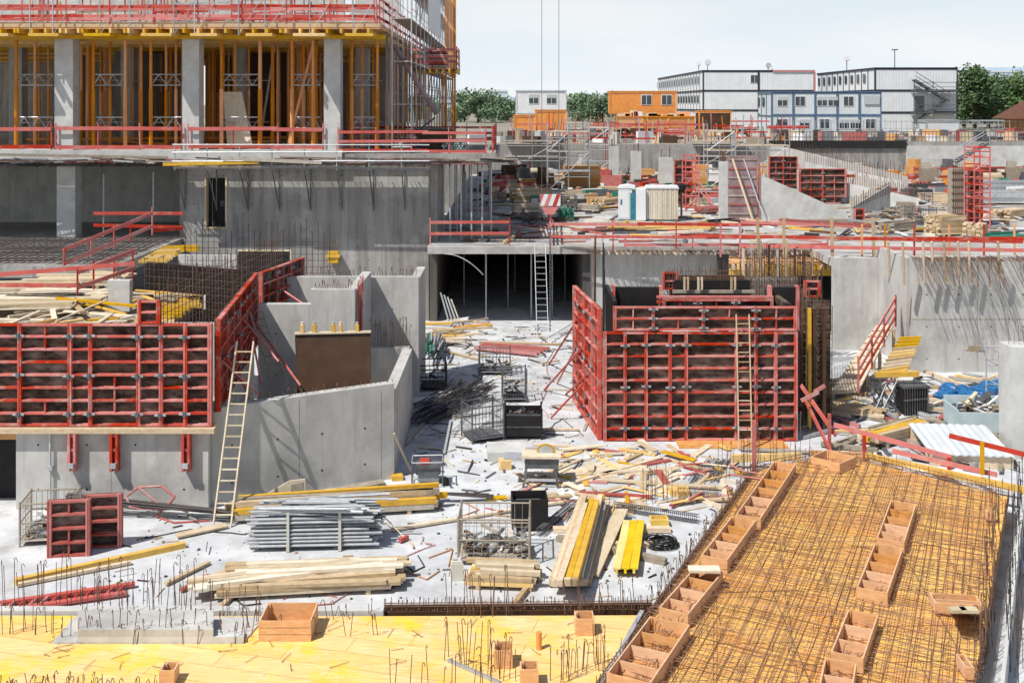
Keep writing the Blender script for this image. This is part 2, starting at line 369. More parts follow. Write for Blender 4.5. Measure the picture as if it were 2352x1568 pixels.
for x,y in [(-1.2,50),(-0.2,53),(0.9,50.5),(0.15,58),(1.9,51),(2.7,55),(-2.4,54),(-1.5,60),(1.5,62)]:
    b.tube((x,y,0),(x,y,3.27),0.035,'galv',6); b.box(x-.1,y-.1,0,x+.1,y+.1,0.02,'galv')
for x,y in [(-2.9,50.7),(-2.4,51),(-1.9,50.8),(-1.4,50.9),(-2.7,53),(-1.7,53.5),(-3.3,52),(-1.0,52),(-2.2,56),(-3,57),(-1.2,57)]:
    b.tube((x,y,ZD),(x,y,7.38),0.045,'galv',6); b.box(x-.1,y-.1,ZD,x+.1,y+.1,ZD+.02,'galv')
b.done()
# ================================================================== MAIN BUILDING (left)
root=bpy.data.objects.new('building_under_construction',None); bpy.context.scene.collection.objects.link(root)
def child(ob,nm=None):
    if ob:
        if nm: ob.name=nm
        ob.parent=root
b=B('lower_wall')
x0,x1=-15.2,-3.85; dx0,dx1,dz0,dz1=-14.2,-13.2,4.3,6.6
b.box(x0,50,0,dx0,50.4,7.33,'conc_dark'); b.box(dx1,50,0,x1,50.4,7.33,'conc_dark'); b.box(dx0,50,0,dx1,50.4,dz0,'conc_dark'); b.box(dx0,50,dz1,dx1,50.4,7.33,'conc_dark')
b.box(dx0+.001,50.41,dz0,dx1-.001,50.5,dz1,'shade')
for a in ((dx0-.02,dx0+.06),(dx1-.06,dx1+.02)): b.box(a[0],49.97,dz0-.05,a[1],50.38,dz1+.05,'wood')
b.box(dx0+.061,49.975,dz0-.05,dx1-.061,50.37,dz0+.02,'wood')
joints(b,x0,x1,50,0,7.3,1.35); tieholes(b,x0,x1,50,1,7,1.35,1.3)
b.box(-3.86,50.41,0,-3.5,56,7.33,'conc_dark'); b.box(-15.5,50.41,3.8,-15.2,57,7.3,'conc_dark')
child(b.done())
b=B('recess_wall'); b.box(-40,57,3.8,-15.2,57.4,7.3,'conc'); joints(b,-40,-15.3,57,3.8,7.3,1.5); tieholes(b,-30,-15.5,57,3.8,7.3)
b.box(-21.1,50.1,3.8,-20.25,50.9,7.33,'conc_light'); b.box(-30,50.1,3.8,-29.2,50.9,7.33,'conc'); child(b.done())
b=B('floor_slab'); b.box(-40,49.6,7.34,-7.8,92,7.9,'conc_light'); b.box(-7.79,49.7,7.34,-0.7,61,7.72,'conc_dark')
b.box(-40,48.9,7.2,-15.2,49.59,7.34,'rebardk'); child(b.done())
b=B('column')
for a,c in ((-21.12,-20.27),(-15.22,-14.45),(-8.68,-7.93),(-28,-27.2)): b.box(a,49.9,7.9,c,50.7,13.05,'conc_light')
for yy in (58,66,74):
    for a in (-27,-21,-15,-8.4): b.box(a,yy,7.9,a+.7,yy+.7,13.05,'conc')
child(b.done())
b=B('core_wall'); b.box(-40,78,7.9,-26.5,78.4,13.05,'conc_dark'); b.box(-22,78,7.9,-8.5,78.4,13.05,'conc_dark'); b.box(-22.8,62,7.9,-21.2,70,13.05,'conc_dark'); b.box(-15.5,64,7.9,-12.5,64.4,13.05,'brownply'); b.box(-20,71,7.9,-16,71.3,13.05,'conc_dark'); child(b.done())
b=B('shoring_props')
for i in range(150):
    x=R(-24.5,-8.0) if i>16 else R(-7.4,-5.9); y=R(51.2,72)
    if any(abs(x-c)<0.7 and y<52 for c in (-20.7,-14.8,-8.3)): continue
    props(b,x,y,7.92,13.0,'orange',R(.045,.07))
for xa in (-23.2,-19.6,-18.1,-16.9,-13.6,-11.8,-10.3,-9.3,-7.5,-6.3):
    props(b,xa,50.6,7.92,13.0,'orange',0.085); props(b,xa+.3,51.9,7.92,13.0,'orange',0.075)
for xa,xb in ((-23.2,-21.5),(-19.6,-18.1),(-16.9,-15.5),(-13.6,-11.8),(-10.3,-9.0),(-7.5,-6.3)):
    for z in (8.9,10.9):
        for dz in (0,.5): b.tube((xa,50.65,z+dz),(xb,50.65,z+dz),.03,'galv',5)
        k=int((xb-xa)/.3)
        for i in range(k): b.tube((xa+(xb-xa)*i/k,50.65,z+(.5 if i%2 else 0)),(xa+(xb-xa)*(i+1)/k,50.65,z+(0 if i%2 else .5)),.022,'galv',4)
        b.tube((xa,50.65,z+.25),(xb,52.5,z+.25),.025,'galv',4)
b.beam((-10.6,51,7.9),(-9.4,51.3,13),.09,.12,'orange'); b.beam((-12.4,53,7.9),(-11.6,53,13),.09,.12,'woodgrey')
b.hexa([(-13.4,50.9,7.95),(-12.2,50.9,7.95),(-12.2,51.0,7.95),(-13.4,51.0,7.95),(-13.8,51.6,10.6),(-12.9,51.6,10.6),(-12.9,51.7,10.6),(-13.8,51.7,10.6)],'woodlt')
for i in range(12): b.beam((R(-24,-9),R(52,60),7.98+i%4*.1),(R(-24,-9),R(52,60),7.98+i%4*.1),.1,.1,'orange')
child(b.done())
b=B('slab_formwork')
b.box(-40,49.0,13.42,-5.9,92,13.5,'woodbox'); b.box(-40,48.98,13.5,-5.88,49.06,13.72,'wood'); b.box(-40,49.07,13.501,-6.1,92,13.75,'conc')
x=-39.9
while x<-6.0:
    b.box(x,48.5+R(-.15,.15),13.2,x+.1,90,13.41,'yellow'); x+=0.62 if random.random()<.8 else .2
for y in (49.6,51.5,54,57,61,66,72): b.box(-40,y,13.0,-5.8,y+.12,13.19,'yellow')
x=-24
while x<-6.2: b.box(x,48.3,13.05,x+R(1,1.5),49.3,13.18,'yellow'); x+=R(2.0,2.6)
child(b.done())
b=B('guard_rail')
for y,zz in ((48.7,13.7),(50.6,13.75)):
    rail('',[(-40,y,zz),(-6.2,y,zz)],1.4,(0.25,0.72,1.2),1.9,build=b,w=.13)
rail('',[(-6.1,48.7,13.7),(-6.1,88,13.7)],1.3,(0.3,0.75,1.15),2.5,build=b)
x=-25
while x<-6: b.tube((x,48.6,13.1),(x,48.6,15.4),.03,'galv',5); b.tube((x,48.6,13.1),(x+.9,48.62,14.6),.015,'galv',4); x+=R(.9,2.2)
for xa,xb in ((-23.7,-21.2),(-21.0,-15.2),(-14.9,-8.7)): rail('',[(xa,49.75,7.9),(xb,49.75,7.9)],1.15,(0.15,0.98),1.9,build=b,w=.17)
rail('',[(-8,49.8,7.72),(-1.2,49.8,7.72)],1.15,(0.15,0.6,1.0),1.7,build=b,w=.13)
rail('',[(-0.9,49.8,7.72),(-0.9,60.5,7.72)],1.15,(0.3,0.65,1.0),1.5,build=b)
rail('',[(-7.5,60.8,7.72),(-0.9,60.8,7.72)],1.15,(0.3,0.65,1.0),1.5,build=b)
rail('',[(-7.8,51.5,7.9),(-7.8,60,7.9)],1.15,(0.3,0.65,1.0),1.5,build=b)
child(b.done())
b=B('upper_storey')
b.box(-30,58,13.76,-9,58.3,18,'conc'); b.box(-9,62,13.76,-6.4,62.3,19,'conc_light')
for i in range(70): 
    x=R(-24,-7); y=R(51.5,56); b.beam((x,y,13.78),(x+R(-.2,.2),y,R(14.6,16)),.06,.06,random.choice(['orange','galv','redpink','steel','red']))
for i in range(60): x=R(-24,-8); y=R(51.5,56); z=R(13.9,14.9); b.beam((x,y,z),(x+R(.8,3),y,z+R(-.1,.1)),.08,.1,random.choice(['redpink','woodgrey','red','conc','galv']))
child(b.done())
b=B('edge_platform')
y0=48.4
b.box(-15.2,y0,7.12,-3.7,49.55,7.18,'woodgrey')
x=-15.1
while x<-3.6:
    b.tube((x,y0,7.05),(x,y0,8.25),.03,'galv',5); b.tube((x,y0,7.1),(x,49.95,5.2),.03,'steel',5); b.tube((x,49.93,5.1),(x,49.93,7.0),.03,'steel',5); x+=1.45
for z in (7.45,7.85,8.2): b.tube((-15.2,y0-.04,z),(-3.7,y0-.04,z+R(-.05,.05)),.028,'galv',5)
b.beam((-15.6,y0-.1,7.32),(-11.3,y0-.12,7.42),.05,.14,'yellow'); b.beam((-11.2,y0-.1,7.2),(-3.6,y0-.12,7.12),.05,.1,'steel'); b.beam((-13,y0-.16,7.6),(-8.5,y0-.16,7.4),.04,.14,'woodgrey')
for i in range(80): x=R(-24,-1); b.beam((x,48.9+R(-.5,.4),7.36+R(0,.25)),(x+R(.8,3.5),48.9+R(-.5,.4),7.36+R(0,.2)),R(.04,.1),R(.03,.08),random.choice(['rebardk','steel','woodgrey','redpink','galv','rebar']))
for i in range(300): x=R(-24,-15.4) if i<140 else R(-8,-.8) if i<220 else R(-15,-8); b.tube((x,49.6,7.32),(x+R(-.1,.1),48.7-R(0,.3),7.3+R(-.15,.1)),.012,'rebardk',4)
b.beam((-24,48.75,7.75),(-15.5,48.7,7.6),.05,.12,'woodgrey'); b.beam((-8,49.2,7.4),(-1,49.1,7.3),.3,.06,'redpink')
child(b.done())
b=B('side_scaffold')
ys=[50.5+2.5*i for i in range(16)]
for y in ys:
    for x in (-5.6,-4.7): b.tube((x,y,7.8),(x,y,20),.03,'galv',5)
    for k in range(7): z=8+1.0*k*2; b.tube((-5.6,y,z),(-4.7,y,z),.025,'galv',4)
for a,c in zip(ys[:-1],ys[1:]):
    for k in range(6):
        z=8+2*k; 
        for x in (-5.6,-4.7):
            for dz in (0,.5,1): b.tube((x,a,z+dz),(x,c,z+dz),.022,random.choice(['galv','galv','galv','red']),4)
        b.box(-5.55,a,z-.02,-4.75,c,z+.04,'woodgrey')
        if random.random()<.5: b.tube((-4.7,a,z),(-4.7,c,z+2),.025,'galv',4)
for i in range(14): b.beam((-5.9,51+i*1.6,9),(-5.9,51+i*1.6,13.4),.1,.1,random.choice(['conc','orange','steel']))
child(b.done())
b=B('white_sheeting')
for a,c in ((60,64),(64.1,70)):
    b.box(-4.66,a,14.2,-4.62,c,19,'white')
for a in (74,78,82): b.box(-4.6,a,12,-4.3,a+1,20,'orange')
child(b.done())
b=B('raking_prop'); b.tube(Q(905,105,52),Q(1003,262,52.5),.13,'purple',9); b.tube(Q(1000,270,52.5),Q(960,300,52.5),.05,'steel',6); child(b.done())
b=B('loading_platform')
b.box(-5.7,60.5,11.95,-3.1,64,12.05,'woodbox'); 
for i in range(8): b.box(-5.7+i*.36,60.2,11.75,-5.6+i*.36,64.2,11.94,'yellow')
for x in (-4.9,-3.9,-3.35):
    for y in (61,63.5): props(b,x,y,7.8,11.72,'orange',.07)
rail('',[(-5.8,60.4,12.05),(-3.1,60.4,12.05),(-3.1,64,12.05)],1.1,(.3,.65,1.0),1.2,build=b)
for i in range(6): b.box(-4.9,61,12.08+i*.16,-3.7,62,12.2+i*.16,'redpink' if i%2 else 'galv')
b.done()
b=B('steel_skip'); b.at((-4.75,52.5,7.75)); b.hexa([(.35,0,0),(1.45,0,0),(1.45,1.2,0),(.35,1.2,0),(0,0,1.05),(1.85,0,1.05),(1.85,1.2,1.05),(0,1.2,1.05)],'brownply'); b.box(-.03,-.03,1.05,1.88,1.23,1.1,'steel'); b.at((0,0,0)); b.done()
b=B('pipe_bundle')
for i in range(40):
    x=-3.3+(i%8)*.13+(.06 if (i//8)%2 else 0); z=7.8+(i//8)*.11; b.tube((x,51.5,z),(x,54.0,z),.055,'galv' if i%3 else 'green',7)
b.done()
# ================================================================== CRANE HOOK
b=B('crane_hook_block')
YC=45.0
p=Q(1240,447,YC);q=Q(1287,447,YC)
zt,zb=p.z,Q(0,487,YC).z
zq=zt-.46
def hb(x0,x1,x2,x3,m,yy): b.hexa([(x0,YC-yy,zq),(x1,YC-yy,zq),(x1,YC+yy,zq),(x0,YC+yy,zq),(x2,YC-yy,zt),(x3,YC-yy,zt),(x3,YC+yy,zt),(x2,YC+yy,zt)],m)
w=q.x-p.x; s=w/5
for i in range(-1,5):
    a=p.x+i*s
    hb(max(a,p.x),max(min(a+s,q.x),p.x),max(min(a+s,q.x),p.x),max(min(a+2*s,q.x),p.x),'red' if i%2 else 'white',.12+.001*i)
cx=(p.x+q.x)/2
b.hexa([(cx-.15,YC-.1,zb-.1),(cx+.15,YC-.1,zb-.1),(cx+.15,YC+.1,zb-.1),(cx-.15,YC+.1,zb-.1),(cx-.4,YC-.1,zq-.005),(cx+.4,YC-.1,zq-.005),(cx+.4,YC+.1,zq-.005),(cx-.4,YC+.1,zq-.005)],'red')
pts=[(cx,YC,zb-.1),(cx,YC,zb-.3)]+[(cx+.14*math.sin(t),YC,zb-.44+.14*math.cos(t)) for t in [0.4*i for i in range(0,12)]]
b.path(pts,.04,'redpink',6)
for x in (p.x+.08,q.x-.06): b.tube((x,YC,zt),(x,YC,62),.012,'steel',5)
z=zb-.5
while z>0.6: 
    b.box(cx-.03,YC-.012,z-.1,cx+.03,YC+.012,z,'steel'); b.box(cx-.012,YC-.03,z-.17,cx+.012,YC+.03,z-.08,'steel'); z-=.16
b.done()
# ================================================================== LEFT FOREGROUND: walls and formwork
YA=26.7
b=B('concrete_wall')
b.box(-12.25,YA,0,-7.5,YA+.4,1.95,'conc'); joints(b,-12.25,-7.6,YA,0,1.94,2.35); tieholes(b,-12.2,-7.6,YA,0,2.0,1.2,1.1)
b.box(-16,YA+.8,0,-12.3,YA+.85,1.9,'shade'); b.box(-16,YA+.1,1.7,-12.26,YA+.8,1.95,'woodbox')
A=Vector((-7.49,26.95)); C=Vector((-3.15,28.9)); dd=(C-A).normalized(); ang=math.atan2(dd.y,dd.x); L=(C-A).length
b.at((A.x,A.y,0),ang)
b.hexa([(0,0,0),(L,0,0),(L,.3,0),(0,.3,0),(0,0,2.42),(L,0,2.55),(L,.3,2.55),(0,.3,2.42)],'conc'); joints(b,0,L,0,0,2.4,2.2); tieholes(b,0,L,0,0,2.4,1.15,.95)
b.at((0,0,0)); b.box(-3.45,29.05,0,-3.15,34.1,2.3,'conc')
b.done()
b=B('formwork_ledge'); b.beam((-16,YA-.1,2.0),(-7.3,YA-.1,2.0),.25,.12,'wood'); b.beam((-16,YA+.25,2.0),(-7.4,YA+.25,2.0),.2,.1,'yellow')
for u in (172,268,432):
    x=(u-CU)*YA/F; b.box(x-.1,YA-.22,1.0,x-.04,YA-.03,2.05,'redform'); b.box(x+.04,YA-.22,1.0,x+.1,YA-.03,2.05,'redform')
    for z in (1.15,1.5,1.85): b.box(x-.039,YA-.19,z,x+.039,YA-.04,z+.06,'redpink')
    b.box(x-.07,YA-.28,1.1,x+.07,YA-.225,1.22,'galv')
x=(118-CU)*YA/F; b.tube((x,YA-.08,0),(x,YA-.08,1.95),.03,'galv'); b.box(x-.07,YA-.12,1.0,x+.07,YA-.04,1.1,'galv')
b.done()
k=YA/F
def X(u): return (u-CU)*k
b=B('wall_formwork'); x0=X(-140)
cols=[X(u)-x0 for u in (-60,48,163,210,320,372,428)]
form(b,(x0,YA+.02,2.08),0,X(488)-x0,2.52,cols,8,mid=.3)
form(b,(X(318),YA-.02,4.6),0,X(371)-X(318),.58,[],2,dep=.1)
b.done()
b=B('wall_formwork') # receding, faces right
a=Vector((X(490),26.9));c=Vector((-8.2,34.4)); Lr=(c-a).length; dn=(c-a).normalized()
form(b,(a.x,a.y,2.35),math.atan2(dn.y,dn.x),Lr,2.3,[1.2,2.4,3.6,4.8,6.0],6)
b.done()
b=B('formwork_wall_core'); b.hexa([(a.x-.3,a.y+.1,0),(a.x,a.y+.1,0),(c.x,c.y,0),(c.x-.3,c.y,0),(a.x-.3,a.y+.1,2.34),(a.x,a.y+.1,2.34),(c.x,c.y,2.34),(c.x-.3,c.y,2.34)],'conc'); b.done()
b=B('wall_formwork')
a=Vector((-8.15,34.8));c=Vector((-7.45,38.3)); Lr=(c-a).length
form(b,(a.x,a.y,3.0),math.atan2(c.y-a.y,c.x-a.x),Lr,1.6,[1.2,2.4],4); b.done()
b=B('core_walls')
b.vprism([(-7.75,0),(-4.8,0),(-4.8,4.35),(-6.15,4.35),(-6.15,3.9),(-7.75,3.9)],33,33.3,'conc'); joints(b,-7.7,-4.9,33,0,3.9,1.5); tieholes(b,-7.7,-4.9,33,0,4)
b.box(-5.1,33.31,0,-4.8,36.9,4.3,'conc')
b.box(-7.7,37,0,-3.2,37.3,4.1,'conc'); tieholes(b,-7,-3.3,37,0,4); b.box(-3.5,37.31,0,-3.2,40,4.0,'conc')
b.box(-4.45,34.15,0,-3.25,34.45,2.31,'conc')
b.box(-12,33,0,-8.6,33.3,3.3,'conc'); b.box(X(240)*1.3,35,3.3,X(290)*1.3,35.3,4.3,'conc_light')
b.done()
b=B('starter_bars')
for i in range(26): hookbar(b,-4.4+i*.045,34.3,2.3,R(.7,.95))
for i in range(30): t=i/29; hookbar(b,-7.3+t*4.1,27.2+t*1.85,2.45,R(.12,.25),.008)
for i in range(22): hookbar(b,-4.75+R(0,.15),33.2+i*.02,R(2.8,3),R(1,1.9),.01,'redpink')
for i in range(40): hookbar(b,-7.6+i*.11,37.15,4.05,R(.15,.4),.009)
for i in range(16): hookbar(b,-6.0+i*.07,33.15,4.35,R(.1,.3),.009)
for i in range(44):
    t=i/43; x=-9.4+t*1.0; y=28.5+t*11; b.tube((x,y,2),(x,y,R(5.0,5.6)),.012,'rebar',4)
for z in [3.5+.22*i for i in range(8)]: b.tube((-9.4,28.5,z),(-8.4,39.5,z),.01,'rebar',4)
for i in range(26): x=-13+i*.23; b.tube((x,43,3),(x,43,R(4.9,5.5)),.012,'rebardk',4)
for z in [3.3+.25*i for i in range(6)]: b.tube((-13,43,z),(-7,43,z),.01,'rebardk',4)
b.done()
b=B('black_form_panels')
for u0,u1,vt,Yb in ((335,570,604,38),):
    p=Q(u0,vt,Yb);q=Q(u1,vt+22,Yb-1.5)
    b.hexa([(p.x,p.y,0.5),(q.x,q.y,0.5),(q.x,q.y+.2,.5),(p.x,p.y+.2,.5),(p.x,p.y,p.z),(q.x,q.y,p.z-.05),(q.x,q.y+.2,p.z-.05),(p.x,p.y+.2,p.z)],'blackply')
    for i in range(22):
        t=i/21; b.tube((p.x+(q.x-p.x)*t,p.y+(q.y-p.y)*t-.12,1),(p.x+(q.x-p.x)*t,p.y+(q.y-p.y)*t-.12,p.z+R(.0,.4)),.01,'rebar',4)
    for z in [2+.25*i for i in range(11)]: b.tube((p.x,p.y-.14,z),(q.x,q.y-.14,z),.009,'rebardk',4)
    for t in (.2,.6): b.box(p.x+(q.x-p.x)*t-.03,p.y+(q.y-p.y)*t-.2,3.0,p.x+(q.x-p.x)*t+.03,p.y+(q.y-p.y)*t-.15,3.5,'white')
b.box(-12.2,48.2,1.8,-9.9,48.3,3.45,'blackply'); b.box(-14.9,48.2,1.0,-12.25,48.4,3.3,'conc_light'); b.box(-12.25,48.15,3.451,-9.85,48.35,3.5,'woodlt'); b.box(-9.89,48.15,1.8,-9.83,48.35,3.45,'woodlt')
b.done()
b=B('form_panel_with_lifting_hooks')
p=Q(677,768,31.2);q=Q(852,768,31.2)
b.hexa([(p.x+.2,30.7,1.2),(q.x+.02,30.7,1.2),(q.x+.02,30.8,1.2),(p.x+.2,30.8,1.2),(p.x,31.2,p.z),(q.x,31.2,p.z+.05),(q.x,31.3,p.z+.05),(p.x,31.3,p.z)],'brownply')
b.beam((p.x,31.2,p.z+.03),(q.x,31.2,p.z+.08),.14,.05,'woodlt')
for u in (694,722,765,782,820):
    x=(u-CU)*31.2/F; b.box(x-.05,31.15,p.z+.05,x+.05,31.3,p.z+.28,'yellow'); b.tube((x,31.22,p.z+.25),(x,31.22,p.z+.36),.04,'woodlt',6)
b.done()
b=B('push_pull_props')
for (u1,v1,y1,u2,v2,y2) in ((585,740,33,690,885,30.2),(580,775,30,600,880,29),(500,820,27.6,600,910,28),(525,830,27.9,570,900,27.9),(640,660,36,700,700,35),(560,735,31,640,830,30)):
    b.tube(Q(u1,v1,y1),Q(u2,v2,y2),.03,'red',6)
for (u1,v1,y1,u2,v2) in ((1325,735,36,1262,835),(1322,800,35.5,1280,880),(1345,790,34.5,1250,895),(1360,850,33.5,1300,905),(1340,880,34,1265,960)):
    b.tube(Q(u1,v1,y1),P(u2,v2,0.03),.035,'red',6)
b.done()
ladder('wooden_ladder',P(510,1208,0.02),Q(570,778,27.6)-Vector((0,.3,0)),(.42,0,0),17,'woodlt')
ladder('wooden_ladder',Q(640,870,31.6),Q(588,715,32.6),(.4,0,0),9,'woodgrey')
ladder('wooden_ladder',P(1712,1032,0.02),Q(1704,720,32.0)+Vector((0,-.1,0)),(.38,0,0),14,'wood',.03)
ladder('aluminium_ladder',P(1247,790,0.02),Q(1240,560,48.4),(.48,0,0),16,'galv',.03)
b=B('timber_platform')
b.box(-17,30.5,2.9,-10.9,38.5,3.2,'woodgrey')
for i in range(14): b.box(-11.8+R(-.1,.1),30.6+i*.55,3.21,-10.5+R(-.1,.15),30.7+i*.55,3.35,'yellow')
b.done()
for (u,v,L,nx,nz,rz) in ((60,705,3.5,7,3,.12),(150,690,3.4,6,4,-.1),(60,670,3.5,6,3,.15),(170,655,3.0,5,4,.05),(245,640,1.8,5,2,-.3)):
    p=P(u,v,3.4); stack('plywood_stack',p,rz,L,nx,nz,.28,.06,'woodlt')
scatter('loose_timber',-15.5,-11.2,31,38,3.4,40,['wood','woodlt','woodgrey','yellow'],.8,3)
b=B('diagonal_guard_rail')
for (u1,v1,y1,u2,v2,y2) in ((-20,632,36,310,605,36),(-20,655,36,175,655,36),(180,625,36,310,575,38),(180,660,36,310,615,38),(180,690,36,300,655,38),
    (145,575,41,350,490,44),(150,605,41,350,520,44),(215,490,48,420,490,48),(215,517,48,420,522,48),(350,530,45,420,525,46)):
    b.beam(Q(u1,v1,y1),Q(u2,v2,y2),.04,.14,'red')
for (u,v1,v2,y) in ((178,615,700,36),(215,600,690,37),(262,590,675,38),(305,570,655,38),(148,570,610,41),(210,545,590,42),(262,515,570,43),(300,510,555,44),(350,475,540,45),(238,400,545,50),(352,395,480,50)):
    b.tube(Q(u,v1,y),Q(u,v2,y),.035,'red' if v1>410 else 'galv',5)
b.done()
b=B('yellow_beams')
for i in range(9): p=P(318+i*7,600-i*4,3.75); b.beam(p,p+Vector((1.1,.15,R(-.03,.03))),.1,.12,'yellow')
p=P(414,572,3.85); b.box(p.x,p.y,p.z-.1,p.x+.75,p.y+.2,p.z+.15,'yellow')
p=Q(752,605,49.4); b.box(p.x,49.55,p.z,p.x+.45,49.9,p.z+.5,'yellow'); b.box(p.x-.1,49.5,p.z+.25,p.x+.55,49.545,p.z+.4,'yellow')
b.done()
# ================================================================== RIGHT FORMWORK CORE
YB=32.2
b=B('core_formwork')
kb=YB/F
def XB(u): return (u-CU)*kb
form(b,(XB(1385),YB,0.02),0,XB(1830)-XB(1385),3.22,[XB(u)-XB(1385) for u in (1435,1483,1538,1575,1690,1735,1780)],9,mid=.2)
form(b,(XB(1408),YB+.05,3.27),0,XB(1830)-XB(1408),.72,[XB(u)-XB(1408) for u in (1500,1615,1735)],2)
form(b,(2.15,36.4,0.02),math.atan2(YB-36.4,XB(1382)-2.15),math.hypot(YB-36.4,XB(1382)-2.15),3.9,[1.0,2.1,3.2],9)
b.done()
b=B('inner_formwork')
b.box(3.3,34.6,0.5,4.7,34.75,4.15,'blackply'); b.box(8.3,34.6,.5,9.1,34.75,4.15,'blackply'); b.box(4.7,34.5,3.2,8.3,34.6,3.75,'redform')
for z in (3.3,3.7,3.85): b.box(4.6,34.3,z,8.3,34.42,z+.07,'redform')
form(b,(4.75,34.2,3.1),0,3.5,.75,[1.1,2.3],1)
b.box(8.4,33.1,.5,8.55,36,3.9,'formply'); b.box(3.1,33.0,.5,3.2,36,4.0,'blackply')
for x in (3.25,4.75,8.25,9.12): b.box(x-.04,34.45,.5,x+.04,34.8,4.2,'redform')
form(b,(Q(1520,0,38).x,38,3.5),0,.58,.62,[],2); form(b,(Q(1845,0,36).x,36,3.6),0,.55,.55,[],2)
b.box(5.6,37.2,3.2,8.2,37.35,3.95,'blackply'); b.box(5.6,38.2,3.2,8.2,38.35,3.95,'brownply'); b.beam((5.5,37,3.6),(8.3,37,3.6),.1,.1,'woodgrey')
b.done()
b=B('rebar_cage')
def curtain(p,q,z0,z1,n,m='rebar',r=.012,hs=.25):
    p=Vector(p);q=Vector(q)
    for i in range(n):
        c=p.lerp(q,i/(n-1)); b.tube((c.x,c.y,z0),(c.x+R(-.03,.03),c.y,z1+R(-.25,.25)),r,m,4)
    z=z0+.2
    while z<z1-.1: b.tube((p.x,p.y,z),(q.x,q.y,z),r*.8,m,4); z+=hs
curtain((2.7,35.5),(3.2,41.5),0,4.9,36); curtain((3.0,35.2),(3.5,41.5),0,4.7,30,'rebardk')
curtain((5.4,37.7),(8.5,37.7),2.5,4.35,34); curtain((8.9,41),(11.6,41),1.2,4.3,34); curtain((8.9,42),(11.6,42),1.2,4.4,28,'rebardk')
curtain((9.1,33.2),(11.2,40.5),0,3.9,46); curtain((9.5,33.2),(11.6,40.5),0,3.7,40,'rebardk'); curtain((9.0,33.5),(9.9,33.5),0,3.9,9)
curtain((9.3,35),(10.6,38.5),0,3.8,40,'rebar'); curtain((9.9,35),(10.9,38.5),0,3.8,30,'rebar')
for x in (9.05,9.2,9.5): b.beam((x,32.9,.2),(x,32.9,3.8),.09,.12,'yellow' if x<9.1 else 'brownply')
b.box(9.1,33.6,.2,9.9,33.75,3.9,'formply')
for i in range(9): x=8.9+i*.33; b.beam((x,41.6,3.4),(x,41.6,R(4.3,4.8)),.08,.1,random.choice(['wood','woodgrey','brownply']))
b.done()
b=B('timber_uprights')
for i,u in enumerate((1572,1580,1604,1612,1680,1688)): p=Q(u,665,36.8); b.beam(p,p+Vector((0,0,.42)),.06,.1,'wood')
b.done()
b=B('edge_formwork')
b.box(9.4,46.8,3.1,15.0,48.55,3.2,'woodbox')
for i in range(26): x=9.5+i*.215; b.box(x,46.5+R(-.1,.1),2.9,x+.1,48.5,3.09,'yellow' if i%3 else 'wood')
b.box(9.4,46.7,2.6,15.2,46.85,2.88,'yellow'); b.box(8.9,46.9,0,9.4,47.0,3.5,'shade')
for i in range(40): x=4+i*.28; b.beam((x,48.5,3.45),(x+R(-.2,.2),47.6,3.4),.06,.05,random.choice(['wood','woodgrey','rebar']))
for x in (10,11.5,13,14.4): props(b,x,47.0,0,2.6,'galv',.04)
b.done()
b=B('right_wall')
b.box(13.1,44.0,0,14.9,44.35,3.75,'conc'); b.box(14.91,40.9,0,15.2,44.3,4.2,'conc')
b.box(15.0,40.4,0,30,40.8,1.98,'conc'); b.box(15.0,40.41,1.985,30,40.8,4.3,'conc'); joints(b,15,30,40.4,0,4.2,2.4); tieholes(b,15,30,40.4,0,4.2,1.2,1.2)
b.box(14.9,40.395,1.96,30,40.402,1.99,'woodgrey')
b.done()
b=B('concrete_pillar'); b.box(14.1,30.5,0,16.0,31.3,3.15,'conc_light'); joints(b,14.1,16,30.5,0,3.1,.9)
for i in range(10): hookbar(b,14.2+i*.15,30.9,3.1,R(.3,.8))
b.done()
b=B('brackets')
for u in (2040,2073,2120,2140,2168,2200,2225,2292):
    p=Q(u,555,39.6); q=Q(u+4,R(625,655),39.9); b.beam(p,q,.07,.1,'wood')
for i in range(300):
    x=R(14.9,24); b.path([(x,40.4,4.3+R(-.05,.15)),(x+R(-.1,.1),39.8,4.25+R(-.1,.15)),(x+R(-.15,.15),39.5-R(0,.3),3.9-R(0,.7))] if random.random()<.4 else [(x,40.5,4.3),(x,39.6,4.25)],.009,'rebar',4)
for i in range(280): x=R(3.3,14.5); y=48.6; b.path([(x,y,3.45),(x+R(-.2,.2),y-.6-R(0,.4),3.4+R(-.1,.2))],.011,'rebar',4)
b.done()
b=B('deck_guard_rail')
rail('',[P(1265,570,3.6),P(1700,575,3.6),P(1800,572,3.6)],1.25,(.55,1.1),2.4,build=b)
rail('',[(5,47.9,3.7),(14,47.9,3.7)],.3,(.1,),3,build=b)
b.beam(Q(1700,510,47),Q(2010,520,46),.04,.13,'red'); b.beam(Q(1560,540,48),Q(2350,555,43),.05,.14,'red'); b.beam(Q(1700,565,47),Q(2352,575,41),.05,.14,'red')
b.beam(Q(1790,505,46),Q(2005,518,46),.04,.13,'redpink'); b.beam(Q(2000,548,42),Q(2360,548,40),.05,.13,'red')
for u in (1740,1800,1910,2005): b.beam(Q(u,500,45),Q(u+2,590,45),.1,.14,'wood')
for u in (1655,1700,1980,2033,2100,2180,2260,2330): b.beam(Q(u,515,44.5),Q(u,590,44.5),.06,.08,random.choice(['red','orange']))
b.done()
b=B('deck_guard_rail'); rail('',[P(988,565,3.6),P(1170,565,3.6)],1.2,(.55,1.05),2.2,build=b)
rail('',[P(1265,565,3.6),P(1265,500,3.6)],1.2,(.3,.6,1.05),1.5,build=b); b.done()
